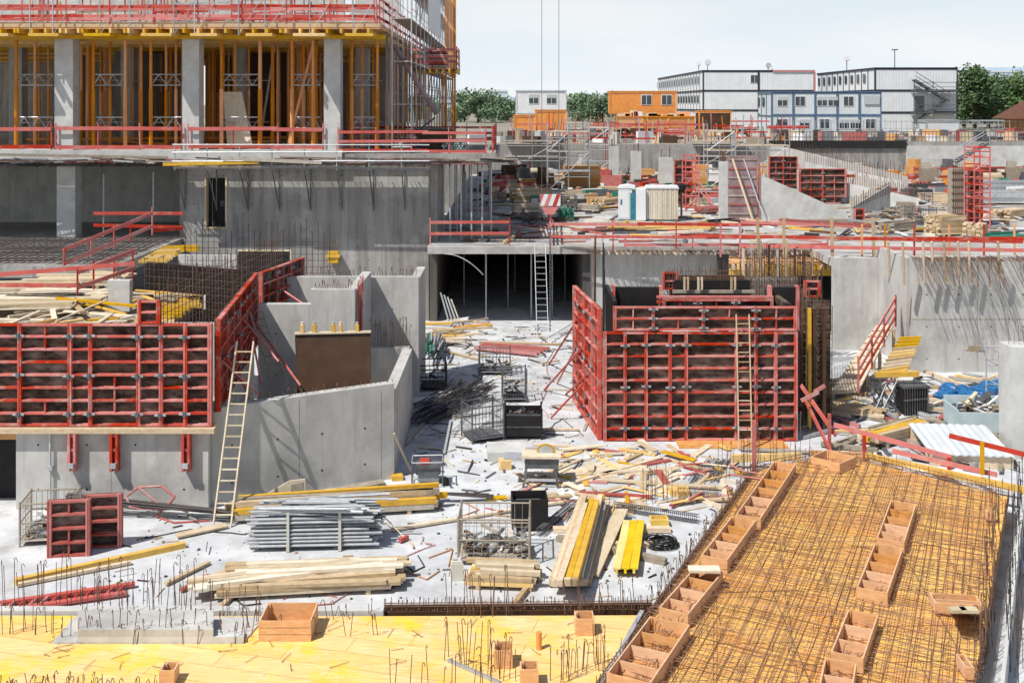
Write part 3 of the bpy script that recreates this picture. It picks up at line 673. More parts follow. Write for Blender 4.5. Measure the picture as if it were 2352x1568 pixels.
# ================================================================== UPPER DECK OBJECTS
b=B('portable_toilet'); p=P(1420,508,ZD); b.at(p,-.12); s=1.75
b.box(0,0,0,.75,1.2,.1,'teal'); b.box(0,.01,.1,.75,1.2,1.8,'white'); b.box(.04,-.01,.12,.62,.008,1.75,'offwhite'); b.box(.09,-.02,.2,.57,-.012,1.6,'white'); b.box(.66,-.02,0,.95,1.2,1.55,'teal'); b.box(.12,-.026,.9,.22,-.021,1.2,'teal')
b.vprism([(-.04,1.8),(.95,1.8),(.9,1.9),(.5,1.98),(.05,1.9)],-.04,1.24,'white')
b.box(.96,0,.05,1.5,1.2,1.75,'white'); b.at((0,0,0)); b.done()
b=B('corrugated_silo_box'); p=P(1484,508,ZD); b.at(p,-.08)
n=14; W=1.75
for i in range(n): b.box(i*W/n,.02*(i%2),.1,(i+1)*W/n-.01,1.3,1.78,'woodlt' if i%2 else 'plastic')
b.vprism([(-.05,1.79),(W+.05,1.79),(W,1.9),(.05,1.9)],-.04,1.34,'white'); b.box(-.02,-.02,0,W+.02,1.32,.09,'steel')
b.tube((W+.2,.4,.1),(W+.2,.4,1.6),.06,'steel'); b.tube((W+.2,.4,1.6),(W+.3,.3,2.0),.16,'rubber',8,.22); b.at((0,0,0)); b.done()
b=B('concrete_columns')
for (u0,u1,vt,vb) in ((1400,1421,337,425),(1450,1473,348,428),(1515,1545,362,428),(1487,1500,345,385),(1060,1070,395,500),(1370,1383,330,370),(1655,1672,372,505)):
    p=P(u0,vb,ZD);q=P(u1,vb,ZD); zt=Q(u0,vt,p.y).z; b.box(p.x,p.y,ZD,q.x,p.y+.6,zt,'conc_light')
    for i in range(6): x=p.x+(q.x-p.x)*R(.1,.9); b.tube((x,p.y+.3,zt),(x,p.y+.3,zt+R(.5,1)),.02,'rebar',4)
b.done()
b=B('back_walls')
for (u0,u1,vt,vb) in ((1380,1640,320,345),(1150,1240,322,330),(1470,1700,330,352),(1345,1400,325,375)):
    p=P(u0,vb,ZD);q=P(u1,vb,ZD); b.box(p.x,p.y,ZD,q.x,p.y+.4,Q(0,vt,p.y).z,'conc')
b.done()
for (u0,u1,vt,vb) in ((1420,1453,335,395),(1547,1590,368,472),(1765,1832,360,440),(1835,1943,388,468),(1690,1712,340,360),(2222,2256,388,520),(1960,1985,480,512)):
    b=B('column_formwork' if u1-u0<60 else 'wall_formwork'); p=P(u0,vb,ZD);q=P(u1,vb,ZD); h=Q(0,vt,p.y).z-ZD; W=q.x-p.x
    form(b,(p.x,p.y,ZD+.02),0,W,h,[W/2] if W>1.5 else [],int(h/.5)+1)
    b.box(p.x,p.y+.04,ZD,q.x,p.y+.5,ZD+h*.96,'conc')
    if u0 in(1547,1765): b.tube((q.x,p.y,ZD+h*.8),(q.x+1.2,p.y-1,ZD),.05,'red'); b.tube((q.x,p.y,ZD+h*.5),(q.x+1.2,p.y-1,ZD),.05,'red')
    b.done()
b=B('shuttered_wall'); p=P(1672,505,ZD); b.box(p.x,p.y,ZD,P(1740,505,ZD).x,p.y+.4,Q(0,358,p.y).z,'purple'); b.box(p.x+1.7,p.y-.05,ZD,p.x+1.78,p.y,7.0,'redpink'); b.beam((p.x+.2,p.y-.3,7),(p.x+1.2,p.y-1,ZD),.1,.1,'wood'); b.tube((p.x+.8,p.y-.3,7),(p.x+1.8,p.y-1.2,ZD),.04,'galv')
for i in range(7): b.box(p.x+.02,p.y-.04,ZD+.3+i*.5,p.x+1.55,p.y-.003,ZD+.38+i*.5,'redpink' if i%2 else 'woodgrey')
b.done()
b=B('ramp_wall'); y=P(1742,505,ZD).y
pts=[Q(1742,505,y),Q(1952,515,y),Q(1947,490,y),Q(1745,400,y)]
b.vprism([(p.x,p.z) for p in pts],y,y+.35,'conc_light'); 
pts=[Q(1955,478,y+3),Q(2045,440,y+6)]
b.hexa([(pts[0].x,pts[0].y,ZD),(pts[1].x,pts[1].y,ZD),(pts[1].x,pts[1].y+.3,ZD),(pts[0].x,pts[0].y+.3,ZD),(pts[0].x,pts[0].y,pts[0].z),(pts[1].x,pts[1].y,pts[1].z+.4),(pts[1].x,pts[1].y+.3,pts[1].z+.4),(pts[0].x,pts[0].y+.3,pts[0].z)],'conc')
for i in range(24): t=i/23; q=pts[0].lerp(pts[1],t); b.tube((q.x,q.y,q.z-.1),(q.x,q.y,q.z+R(.5,.8)),.025,'rebar',4)
b.done()
b=B('concrete_ramp')
for (u1,v1,y1,u2,v2,y2,m) in ((1770,330,98,2085,405,78,'conc'),(1850,372,84,2070,415,76,'conc_light'),(1945,420,70,2110,455,66,'conc_light')):
    p=Q(u1,v1,y1);q=Q(u2,v2,y2)
    b.hexa([(p.x,p.y,ZD),(q.x,q.y,ZD),(q.x,q.y+.4,ZD),(p.x,p.y+.4,ZD),p,q,q+Vector((0,.4,0)),p+Vector((0,.4,0))],m)
    for i in range(40):
        c=p.lerp(q,i/39); b.tube(c,c+Vector((0,0,R(.5,.9))),.018,'rebar',4)
b.done()
b=B('retaining_wall')
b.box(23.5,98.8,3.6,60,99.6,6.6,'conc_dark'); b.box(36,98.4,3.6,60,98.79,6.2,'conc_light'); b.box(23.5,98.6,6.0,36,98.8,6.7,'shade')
for i in range(100): x=24+i*.33; b.tube((x,99,6.5),(x,99,7.5),.03,'steel',4)
for z in (7,7.5): b.tube((24,99,z),(58,99,z),.03,'steel',4)
b.done()
b=B('steel_stair'); a=Q(2270,330,96);c=Q(2195,375,94)
for dy in (0,.9): b.beam(a+Vector((0,dy,0)),c+Vector((0,dy,0)),.08,.2,'steel'); b.tube(a+Vector((0,dy,1)),c+Vector((0,dy,1)),.04,'galv')
for i in range(12): p=a.lerp(c,i/11); b.box(p.x-.15,p.y,p.z,p.x+.15,p.y+.9,p.z+.05,'galv')
b.done()
b=B('rebar_column'); p=P(2187,520,ZD); b.box(p.x,p.y,ZD,p.x+.65,p.y+.6,Q(0,388,p.y).z,'woodgrey')
for i in range(8): b.box(p.x-.05,p.y-.05,ZD+.3+i*.36,p.x+.7,p.y-.005,ZD+.34+i*.36,'rebar')
for i in range(6): b.tube((p.x+.05+i*.11,p.y-.03,ZD),(p.x+.05+i*.11,p.y-.03,Q(0,375,p.y).z),.015,'rebar',4)
b.done()
for (u0,vb,w,h,bays) in ((1258,445,1.5,5.0,2),(1345,415,2.0,5,1),(1625,440,2,5.0,1),(1160,400,2.5,4.0,2),(1590,400,2.5,3.5,2),(1690,420,2.2,4,2),(2190,360,3,4.5,3),(1470,380,2.5,3.6,2),(1300,380,2.2,4.6,2),(1180,355,2.5,4,3),(1640,375,2.5,4,3),(2290,400,2.2,3.5,2)):
    p=P(u0,vb,ZD); scaffold('scaffold_tower',p.x,p.y,ZD,w,1.5,h,bays,1.4,r=.035)
for (u0,vb,h) in ((1575,485,3.4),(2238,528,4.2),(1168,345,3.2)):
    p=P(u0,vb,ZD); scaffold('red_stair_tower',p.x,p.y,ZD,.8,1.2,h,1,.7,'red',.04,planks=False)
p=P(2295,990,0); scaffold('scaffold_tower',p.x,p.y,0,.5,.9,2.4,1,.6,r=.025,planks=False)
for (u,v,L,nx,nz,h,m,rz) in ((1337,438,2.6,8,8,.22,'woodbox',0),(1607,436,1.1,8,9,.2,'woodbox',0),(1345,442,4.0,4,2,.1,'wood',0.05),(1220,465,2.6,7,6,.13,'wood',.2),(1190,440,3,6,3,.1,'wood',-.2),(1300,505,1.6,6,5,.12,'green',1.5),(1600,470,1.4,5,4,.1,'woodlt',.4),
        (1445,455,3,4,2,.1,'woodgrey',0),(1280,478,2.4,5,2,.08,'woodlt',.4),(1390,470,1.8,5,3,.1,'wood',.9),(1480,412,1.6,5,4,.2,'woodbox',0),(2080,500,.8,5,8,.1,'woodgrey',0),(2170,540,1.5,6,10,.09,'wood',.3),(2310,440,4,6,6,.12,'galv',.1),(2310,468,4,7,6,.12,'galv',-.1),
        (2240,545,1,5,6,.1,'wood',1),(1520,530,5.5,3,2,.1,'yellow',0),(1460,527,3,5,1,.1,'wood',.1),(1560,528,2.8,5,1,.1,'woodlt',-.1),(1180,415,2,5,5,.25,'brownply',0),(1345,360,3,5,4,.3,'woodgrey',0),(1240,345,4,5,3,.3,'redpink',0),(2130,430,1.7,5,3,.12,'redpink',.6),(2330,500,2.5,5,4,.1,'wood',.6),(2310,555,2,5,4,.08,'green',.3),
        (1210,490,1.8,5,4,.12,'woodlt',.3),(1340,485,2.2,5,3,.1,'woodgrey',-.4),(1230,430,2.4,5,4,.14,'woodbox',.1),(1410,445,2.4,5,3,.14,'wood',.1),(1500,445,2,5,3,.14,'woodlt',-.1),(1630,490,1.6,5,3,.1,'redpink',.3),(2060,530,1.6,5,4,.1,'woodgrey',.5),(2020,470,2,5,4,.12,'wood',.2),(1560,410,2.4,6,4,.16,'wood',0),(1230,405,3,6,4,.16,'woodlt',.1),(1290,350,3,6,4,.25,'wood',.1),(1420,360,3,6,3,.25,'woodbox',0),(2150,400,3,6,4,.2,'redpink',.2),(2260,420,3,6,4,.18,'woodlt',.1),(1900,520,2,4,3,.1,'woodgrey',.1)):
    stack('timber_stack' if m in('wood','woodlt','woodgrey','woodbox','yellow','brownply') else ('steel_section_stack' if m=='galv' else 'formwork_parts_stack'),P(u,v,ZD),rz,L,nx,nz,.2 if m!='green' else .15,h,m)
for (u,v) in ((1200,522),(2100,470),(2095,520),(1275,488)):
    cage('mesh_pallet_cage',P(u,v,ZD),R(-.2,.2),1.3,1.0,.95,'steel',['rebardk','steel','woodgrey'])
scatter('deck_debris',-2.5,30,50,72,ZD,520,['wood','woodlt','woodgrey','redpink','galv','yellow','white','steel','rebar','rebardk'],.3,2.6,(.05,.22),(.03,.12),[0,.3,1.4,2.6])
scatter('deck_debris',-2,45,70,98,ZD,1000,['wood','woodlt','redpink','red','woodgrey','white','woodbox','galv','steel','conc_light','rebardk','green'],.4,3.2,(.1,.45),(.05,.5),[0,1.5,.4])
b=B('deck_machinery')
for i in range(60):
    x=R(0,44);y=R(80,98); 
    w,d,h=R(.5,2.2),R(.5,1.5),R(.4,1.9); m=random.choice(['orange','redpink','white','steel','woodbox','brownply','woodgrey','conc','teal'])
    b.at((x,y,ZD),R(-.3,.3)); b.box(0,0,0.1,w,d,h*.7,m); b.box(.1,.1,h*.7+.001,w*.6,d-.1,h,m); b.box(.05,.05,0,w-.05,.15,.099,'woodgrey'); b.box(.05,d-.2,0,w-.05,d-.05,.099,'woodgrey'); b.at((0,0,0))
b.done()
b=B('deck_rails_far')
for (u1,u2,v) in ((1180,1330,330),(1250,1400,318),(1380,1500,345),(1700,1760,330),(1200,1300,312),(1600,1760,345),(2100,2352,420),(1150,1260,350),(2060,2200,395),(1850,1990,440)):
    p=P(u1,v,ZD);q=P(u2,v+R(-3,3),ZD)
    rail('',[p,q],1.3,(.5,1.15),2.5,build=b,w=.2,pm=.09)
for i in range(60): u=R(1150,1760);v=R(320,420); p=P(u,v,ZD); b.beam(p,p+Vector((R(-.1,.1),0,R(1.5,3.5))),.09,.09,random.choice(['galv','red','galv','woodgrey','orange']))
b.done()
def container(name,x,y,z,w,d,floors,units,m='white',fr='dkframe',fh=2.7,win=None,door=True,ring=True):
    b=B(name); uw=w/units
    for f in range(floors):
        for i in range(units):
            a=x+i*uw; z0=z+f*fh
            b.box(a+.06,y+.05,z0+.1,a+uw-.06,y+d-.05,z0+fh-.1,m)
            for xx in (a,a+uw-.14): b.box(xx,y,z0,xx+.14,y+.14,z0+fh-.16,fr); 
            b.box(a,y,z0+fh-.158,a+uw,y+.16,z0+fh-.001,fr)
            if ring:
                nn=int(uw/.35)
                for j in range(nn): b.box(a+.2+j*(uw-.4)/nn,y+.035,z0+.15,a+.23+j*(uw-.4)/nn,y+.055,z0+fh-.2,'offwhite')
            if win and (f,i) in win:
                for wx in win[(f,i)]:
                    wx0=a+uw*wx-.55; b.box(wx0-.08,y+.0,z0+1.0,wx0+1.18,y+.03,z0+2.2,'white'); b.box(wx0,y-.02,z0+1.08,wx0+1.1,y-.003,z0+2.12,'glass'); b.box(wx0+.52,y-.03,z0+1.08,wx0+.57,y-.021,z0+2.12,'white')
                    if (f+i)%2: b.box(wx0,y-.035,z0+1.7,wx0+1.1,y-.031,z0+2.12,'blind')
        k=0.0
        while k<d-.2:
            b.box(x-.03,y+k,z+f*fh,x+.0,y+k+.15,z+(f+1)*fh-.16,fr); 
            if f>0 and k>2: b.box(x-.05,y+k+1.0,z+f*fh+1,x-.031,y+k+1.9,z+f*fh+2.1,'glass')
            k+=2.5
        b.box(x-.035,y,z+(f+1)*fh-.15,x-.001,y+d,z+(f+1)*fh-.002,fr)
        b.box(x,y+.03,z+f*fh,x+w,y+.12,z+f*fh+.1,fr)
    b.box(x-.05,y-.05,z+floors*fh,x+w+.05,y+d+.05,z+floors*fh+.12,fr)
    return b
def XX(u,y): return (u-CU)*y/F
b=container('office_container_building',26.3,149,6.5,XX(1871,149)-26.3,46,3,2,'white','dkframe',2.7,{(2,0):[.93],(1,1):[.1,.6]},ring=True)
b.box(XX(1775,149),148.9,14.45,XX(1872,149),149,14.7,'redpink'); b.box(XX(1869,149),148.9,9,XX(1873,149),149,14.44,'redpink')
b.tube((27.5,152,14.6),(27.5,152,16),.05,'steel'); b.tube((27.5,151.8,15.8),(27.5,151.6,15.9),.4,'galv',10,.45); b.tube((36,152,14.6),(36,152,15.6),.05,'steel'); b.tube((36,151.8,15.4),(36,151.6,15.5),.35,'galv',10,.4)
b.done()
b=container('office_container_building',44.3,132,6.35,XX(2200,132)-44.3,25,3,1,'white','dkframe',2.68,None,ring=True)
for k in range(2):
    z0=9.0+2.68*k-1.3; a=(48.8,131.3,z0+2.6) if k==1 else (52.6,131.3,z0+2.6); c=(53,131.3,z0) if k==1 else (48.9,131.3,z0)
    for yy in (130.9,131.7): b.beam((a[0],yy,a[2]),(c[0],yy,c[2]),.08,.25,'steel')
    for dz in (.5,1.0): b.tube((a[0],130.9,a[2]+dz),(c[0],130.9,c[2]+dz),.04,'steel')
    for i in range(12): t=i/11; xx=a[0]+(c[0]-a[0])*t; zz=a[2]+(c[2]-a[2])*t; b.box(xx-.15,130.92,zz,xx+.15,131.68,zz+.05,'galv')
for z in (8.9,11.6): 
    b.box(48.6,130.8,z,54,131.9,z+.1,'steel')
    for dz in (.5,1.05): b.tube((48.6,130.8,z+dz),(54,130.8,z+dz),.035,'steel')
for x in (48.7,51,53.8): b.tube((x,130.9,6.3),(x,130.9,12.8),.06,'steel')
b.box(49.2,131.93,8.95,50.3,131.99,11,'glass')
b.done()
b=container('office_container_building',XX(1772,125),125,6.15,XX(2025,125)-XX(1772,125),7,2,5,'offwhite','blueframe',2.62,{(1,0):[.5],(1,1):[.3],(1,2):[.3,.8],(1,3):[.5],(0,0):[.5],(0,1):[.5],(0,3):[.3,.8],(0,4):[.5],(0,2):[.4]})
b.box(XX(1985,125),124.9,10,XX(2020,125),124.96,11,'blind'); b.done()
b=container('white_site_container',XX(1185,130),130,6.5,6.1,2.5,2,1,'white','offwhite',2.55,{(1,0):[.35,.7]},ring=False); b.done()
b=container('orange_site_container',XX(1400,122),122,8.9,7.6,2.5,1,1,'orange','orange',2.5,{(0,0):[.55,.85]},ring=False); b.done()
b=container('orange_tool_container',XX(1415,118),118,6.3,8.6,2.5,1,3,'woodbox','orange',2.3,None,ring=False); 
for i in range(14): x=XX(1415,118)+R(.2,8.2); b.box(x,118.3,8.73,x+R(.4,1.2),119.6,8.73+R(.1,.6),random.choice(['white','woodlt','orange','plastic','woodbox']))
b.done()
b=container('orange_tool_container',XX(1230,118),118,6.3,3.4,2.5,1,1,'orange','orange',3.0,None,ring=False); b.done()
b=container('orange_tool_container',XX(1605,118),118,6.3,3.6,2.5,1,1,'brownply','orange',2.9,None,ring=False); b.done()
b=container('orange_tool_container',XX(1180,122),122,6.3,2.4,2.5,1,1,'orange','orange',2.4,None,ring=False); b.done()
b=container('white_site_container',XX(2128,118),118,6.3,3.6,2.5,1,1,'offwhite','galv',1.9,None,ring=False); b.done()
b=B('site_material_yard')
for i in range(240):
    x=R(-5,60);y=R(101,118);h=R(.3,1.5); b.at((x,y,6.3),R(0,3)); b.box(0,0,0,R(.4,2.4),R(.3,1.0),h*.8,random.choice(['woodbox','woodlt','woodgrey','redpink','white','steel','conc_light','woodgrey','conc','brownply'])); b.at((0,0,0))
for i in range(90): x=R(0,28);y=R(100,112); b.beam((x,y,6.3),(x+R(-.3,.3),y,6.3+R(1.2,3)),.08,.08,random.choice(['galv','red','orange','steel','red']))
for i in range(26): x=R(-1,27);y=R(100,112);z=6.3+R(.4,2); b.beam((x,y,z),(x+R(2,5),y,z),.04,.16,'red')
b.done()
b=B('yard_fence')
for i in range(46): x=30+i*.6; b.box(x,119.95,6.3,x+.05,120,8.2,'galv')
for z in (6.5,7.3,8.1): b.box(30,119.9,z,57.5,119.94,z+.05,'galv')
b.done()
b=B('lamp_post'); x=XX(2055,150); b.tube((x,150,6.3),(x,150,17.6),.09,'steel',6,.06); b.box(x-.4,149.8,17.5,x+.4,150.1,17.65,'steel'); b.done()
b=B('antenna_mast'); 
for u,y,zt in ((1945,145,16.4),(1770,160,15.6),(1605,180,17)): x=XX(u,y); b.tube((x,y,14),(x,y,zt),.06,'steel'); b.tube((x,y-.1,zt-.3),(x-.1,y-.3,zt-.2),.35,'steel',10,.4)
b.done()
b=B('tyre')
for j,(u,v) in enumerate(((1430,312),(1436,318))):
    p=Vector((XX(u,112),112,6.9)); 
    for i in range(12): a=i/12*6.283;c=(i+1)/12*6.283; b.tube(p+Vector((.5*math.cos(a),j*.4,.5*math.sin(a))),p+Vector((.5*math.cos(c),j*.4,.5*math.sin(c))),.17,'rubber',6)
b.done()
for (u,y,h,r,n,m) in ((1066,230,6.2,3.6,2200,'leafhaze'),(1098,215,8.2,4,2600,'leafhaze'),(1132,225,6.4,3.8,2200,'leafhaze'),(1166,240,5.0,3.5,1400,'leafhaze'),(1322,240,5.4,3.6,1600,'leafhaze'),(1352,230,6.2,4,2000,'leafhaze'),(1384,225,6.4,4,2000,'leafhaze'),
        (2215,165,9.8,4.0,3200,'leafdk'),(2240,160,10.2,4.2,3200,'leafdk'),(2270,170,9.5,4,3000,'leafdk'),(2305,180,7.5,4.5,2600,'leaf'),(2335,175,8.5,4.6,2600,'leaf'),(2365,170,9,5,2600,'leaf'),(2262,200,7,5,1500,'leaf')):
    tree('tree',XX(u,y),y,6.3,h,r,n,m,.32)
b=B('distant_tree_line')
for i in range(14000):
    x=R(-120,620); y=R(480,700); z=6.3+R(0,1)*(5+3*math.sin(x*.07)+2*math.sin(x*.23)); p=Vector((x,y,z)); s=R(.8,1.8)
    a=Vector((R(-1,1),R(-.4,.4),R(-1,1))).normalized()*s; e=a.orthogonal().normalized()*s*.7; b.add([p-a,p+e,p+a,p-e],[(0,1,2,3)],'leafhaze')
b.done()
b=B('brown_house'); x=XX(2290,120)+2; b.box(x+.6,120,6.3,x+9,124,8.6,'houseor')
b.hexa([(x-.6,119.2,8.4),(x+10,119.2,8.4),(x+10,124.6,8.4),(x-.6,124.6,8.4),(x+2.2,121.4,10.6),(x+9.5,121.4,10.6),(x+9.5,122,10.6),(x+2.2,122,10.6)],'roof')
for k in (0,2.2): b.box(x+1.2+k,119.96,7.0,x+2.4+k,119.99,8.1,'glass'); b.box(x+1.1+k,119.93,6.95,x+2.5+k,119.955,7.0,'white')
b.done()
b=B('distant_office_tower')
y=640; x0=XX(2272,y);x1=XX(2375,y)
b.box(x0,y,6,x1,y+30,6+24,'farhaze'); b.box(x0+3,y+5,30,x1,y+25,32,'farhaze')
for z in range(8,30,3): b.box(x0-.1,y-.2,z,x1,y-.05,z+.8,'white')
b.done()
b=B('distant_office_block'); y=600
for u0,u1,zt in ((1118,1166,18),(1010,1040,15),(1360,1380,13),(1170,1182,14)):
    b.box(XX(u0,y),y,6,XX(u1,y),y+20,zt,'farhaze')
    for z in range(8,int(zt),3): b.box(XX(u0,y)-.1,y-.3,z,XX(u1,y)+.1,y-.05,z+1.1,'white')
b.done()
# ================================================================== PIT CENTRE OBJECTS
for (u,v,w,d,h,rz,m,nf) in ((940,900,1.3,1.0,.9,.1,'blackply',10),(1100,862,1.15,1,.8,0,'steel',10),(1155,925,.8,.7,1.05,.05,'steel',22),(1085,1020,1.0,.9,1.05,.4,'steel',0),(1052,1298,1.55,1.0,1.0,-.03,'woodgrey',60),(45,1255,1.1,.9,.95,.15,'woodgrey',40)):
    cage('mesh_pallet_cage',P(u,v,0.005),rz,w,d,h,m,['galv','steel','plastic','woodgrey','galv','rebar'] if v>1100 else ['rebardk','steel','blackply'],nf=nf)
b=B('black_steel_crate'); b.at(P(1158,1010,0),0); W_,D_,H_=1.15,.85,.8
for x in (0,W_-.05):
    for y in (0,D_-.05): b.box(x,y,0,x+.05,y+.05,H_+.12,'blackply')
for (x0_,y0_,x1_,y1_) in ((.051,.01,W_-.051,.03),(.051,D_-.03,W_-.051,D_-.01),(.01,.051,.03,D_-.051),(W_-.03,.051,W_-.01,D_-.051)): b.box(x0_,y0_,.1,x1_,y1_,H_,'blackply')
b.box(.052,-.004,H_-.08,W_-.052,.009,H_-.03,'steel'); b.box(.052,-.004,H_*.45,W_-.052,.009,H_*.45+.04,'steel'); b.box(.06,.06,.1,W_-.06,D_-.06,.14,'steel')
for i in range(34): x=R(.1,.8);y=R(.1,.6); b.beam((x,y,R(.3,.75)),(x+R(.1,.3),y+R(-.1,.15),R(.5,.85)),R(.04,.12),.04,random.choice(['rebardk','steel','blackply','brownply','woodgrey']))
b.at((0,0,0)); b.done()
b=B('black_container_tub'); b.at(P(1176,1222,0),.05); 
b.box(0,0,.06,.85,.03,.75,'blackply'); b.box(0,.6,.06,.85,.63,.75,'blackply'); b.box(0,.031,.06,.03,.599,.75,'blackply'); b.box(.82,.031,.06,.85,.599,.75,'blackply'); b.box(.031,.031,.06,.819,.599,.1,'blackply'); b.box(.1,.1,.1,.7,.5,.6,'steel'); b.at((0,0,0)); b.done()
b=B('rebar_bundle')
for i in range(130):
    p=P(R(935,1010),R(925,975),R(.02,.25)); q=P(R(1040,1140),R(870,915),R(.02,.35)); b.tube(p,q,.013,'rebardk' if i%3 else 'steel',4)
for i in range(30): p=P(R(950,1130),R(870,1020),.03); a=R(-.5,1.5); L=R(.8,2.5); b.tube(p,p+Vector((L*math.cos(a),L*math.sin(a),.03)),.01,'rebardk',4)
for i in range(30): p=P(R(150,165),1132+i*.5,R(.35,.5)); q=P(R(520,545),1172+i*.3,R(.1,.3)); b.tube(p,q,.016,'rebardk',5)
for i in range(14): p=P(R(905,915),R(1125,1130),.3);q=P(R(1120,1135),R(1133,1145),.15); b.tube(p,q,.014,'rebardk',4)
for i in range(24): p=P(1580+i*3,1105+R(-4,4),.03);q=P(1620+i*2.5,1055+R(-4,4),.05); b.tube(p,q,.01,'steel',4)
b.done()
b=B('green_prop_bundle')
for i in range(40): p=P(R(962,1015),R(780,815),R(.1,.8)); b.tube(p,p+Vector((R(-.1,.1),1.4,0)),.05,random.choice(['green','galv','steel']),6)
b.done()
b=B('timber_pile')
for i in range(22): p=P(R(960,1050),R(735,785),R(.05,.3)); a=R(-.5,.4); b.beam(p,p+Vector((1.6*math.cos(a),1.6*math.sin(a),.1)),.12,.06,random.choice(['yellow','wood','orange','woodgrey']))
for i in range(9): b.beam(P(1090+i*3,800-i*1.5,.1+.05*(i%2)),P(1230+i*4,815-i*2,.1+.05*(i%2)),.1,.1,'redpink')
b.done()
b=B('leaning_boards')
for i in range(4): b.beam(Q(1012+i*8,672+i*5,49.5),P(1034+i*9,750+i,.02),.06,.03,random.choice(['galv','woodgrey']))
b.beam(Q(905,995,28.8),P(945,1085,.02),.05,.04,'woodlt'); b.beam(Q(600,950,27.6),P(552,1110,.02),.06,.06,'galv'); p=Q(592,960,27.55); b.box(p.x,p.y-.05,p.z,p.x+.16,p.y,p.z+.1,'galv')
b.done()
b=B('hanging_hose'); b.path([Q(1022+88*t,583+48*t*t,48.5) for t in [i/12 for i in range(13)]],.025,'galv',5); b.done()
b=B('site_cables')
for pts in (((1262,960),(1240,930),(1262,880),(1255,830),(1275,800)),((1090,1130),(1160,1150),(1240,1135),(1300,1150),(1400,1145)),((640,1400),(760,1385),(860,1330),(900,1290),(1000,1250)),((700,1200),(560,1225),(440,1215),(330,1235)),((1340,1000),(1290,960),(1260,985),(1180,1030))):
    q=[P(u,v,.02) for u,v in pts]; sm=[]
    for i in range(len(q)-1):
        for t in (0,.25,.5,.75): sm.append(q[i].lerp(q[i+1],t)+Vector((R(-.04,.04),R(-.04,.04),0)))
    b.path(sm+[q[-1]],.012,random.choice(['rubber','redpink','rubber']),4)
b.done()
b=B('portable_generator'); b.at(P(946,1120,0),.05)
b.box(.1,.1,.3,.75,.55,.55,'steel'); b.tube((.15,.32,.18),(.7,.32,.18),.14,'galv',10); 
for x in (0,.8):
    for y in (0,.6): b.tube((x,y,.05),(x,y,.65),.018,'steel')
for z in (.08,.65):
    b.tube((0,0,z),(.8,0,z),.018,'galv');b.tube((0,.6,z),(.8,.6,z),.018,'galv');b.tube((0,0,z),(0,.6,z),.018,'galv');b.tube((.8,0,z),(.8,.6,z),.018,'galv')
b.box(.2,.15,.56,.45,.5,.62,'red'); b.tube((.85,.1,.1),(.85,.2,.1),.12,'rubber',12); b.at((0,0,0)); b.done()
b=B('table_saw'); b.at(P(1200,1122,0),-.05)
b.box(-.02,0,.78,1.0,.75,.84,'woodlt'); b.box(.06,.08,.5,.94,.66,.779,'steel')
for x in (.1,.85):
    for y in (.1,.62): b.beam((x,y,.5),(x+(.08 if x>.5 else -.08),y,0),.06,.06,'steel')
b.beam((.02,.1,.2),(.95,.1,.2),.04,.06,'galv'); b.beam((.02,.62,.2),(.95,.62,.2),.04,.06,'galv')
b.vprism([(.3+.3*1+.24*math.cos(t),.86+.2*math.sin(t)) for t in [math.pi*i/10 for i in range(11)]],.36,.4,'yellow'); b.tube((.6,.3,.845),(.6,.305,.845),.2,'galv',14); b.box(.05,.55,.845,.95,.6,.9,'galv')
b.box(-.5,.15,.70,-.03,.65,.74,'galv'); b.at((0,0,0)); b.done()
b=B('scaffold_tube_stack'); b.at(P(720,1265,0.0),.06)
for j in range(8):
    for i in range(9):
        l=R(2.6,2.95); x=R(-.12,.12); b.tube((x-l/2,i*.095+R(-.01,.01),.14+j*.085),(x+l/2,i*.095+R(-.03,.03),.14+j*.085+R(-.015,.015)),.032,'galv' if random.random()<.85 else 'steel',6)
for x in (-.6,.55):
    b.box(x,-.06,0,x+.08,.95,.1,'woodgrey'); b.box(x+.01,-.07,.02,x+.07,-.03,.88,'plastic'); b.box(x+.01,.9,.02,x+.07,.94,.88,'plastic')
for i in range(22): a=R(-.35,.35); z=.84+R(0,.14); x=R(-1.4,-.2);y=R(0,.7); b.tube((x,y,z),(x+R(1.2,2.4),y+a,z+R(-.02,.08)),.03,'galv',6)
b.at((0,0,0)); b.done()
stack('formwork_beam_stack',P(770,1180,.0),.17,5.1,5,3,.13,.14,'wood',.12,mats=['wood','yellow','wood','woodgrey'])
stack('lumber_stack',P(690,1345,.0),.13,4.0,6,3,.2,.07,'wood',.25)
stack('lumber_stack',P(650,1330,.15),.3,3.6,4,2,.16,.06,'woodlt',.25)
stack('lumber_stack',P(740,1315,.2),.08,3.4,4,2,.16,.06,'woodlt',.2)
b=B('formwork_beam_stack')
for j in range(4):
    for i in range(6-j):
        p=P(1268+i*17+j*6,1335,.12+j*.15); q=P(1335+i*12+j*4,1150+R(-12,12),.12+j*.15); b.beam(p+Vector((R(-.02,.02),R(-.1,.15),0)),q,.12,.13,random.choice(['wood','woodlt','wood','woodlt','yellow','woodgrey'])); b.beam(p+Vector((0,-.05,0)),p+Vector((0,.05,0)),.125,.135,'wood')
for i in range(3): b.beam(P(1340+i*14,1320,.1),P(1420+i*8,1170,.12+.05*i),.14,.05,'woodlt')
b.done()
b=B('yellow_beam_stack')
for j in range(2):
    for i in range(3):
        p=P(1416+i*20,1305,.08+j*.13);q=P(1440+i*16,1195,.08+j*.13); b.beam(p,q,.17,.03,'ypanel'); b.beam(p-Vector((0,0,.06)),q-Vector((0,0,.06)),.05,.09,'ypanel')
b.done()
stack('lumber_stack',P(1160,1338,.0),-.08,1.5,6,3,.13,.09,'wood',.3,mats=['wood','yellow','woodlt'])
b=B('loose_beams')
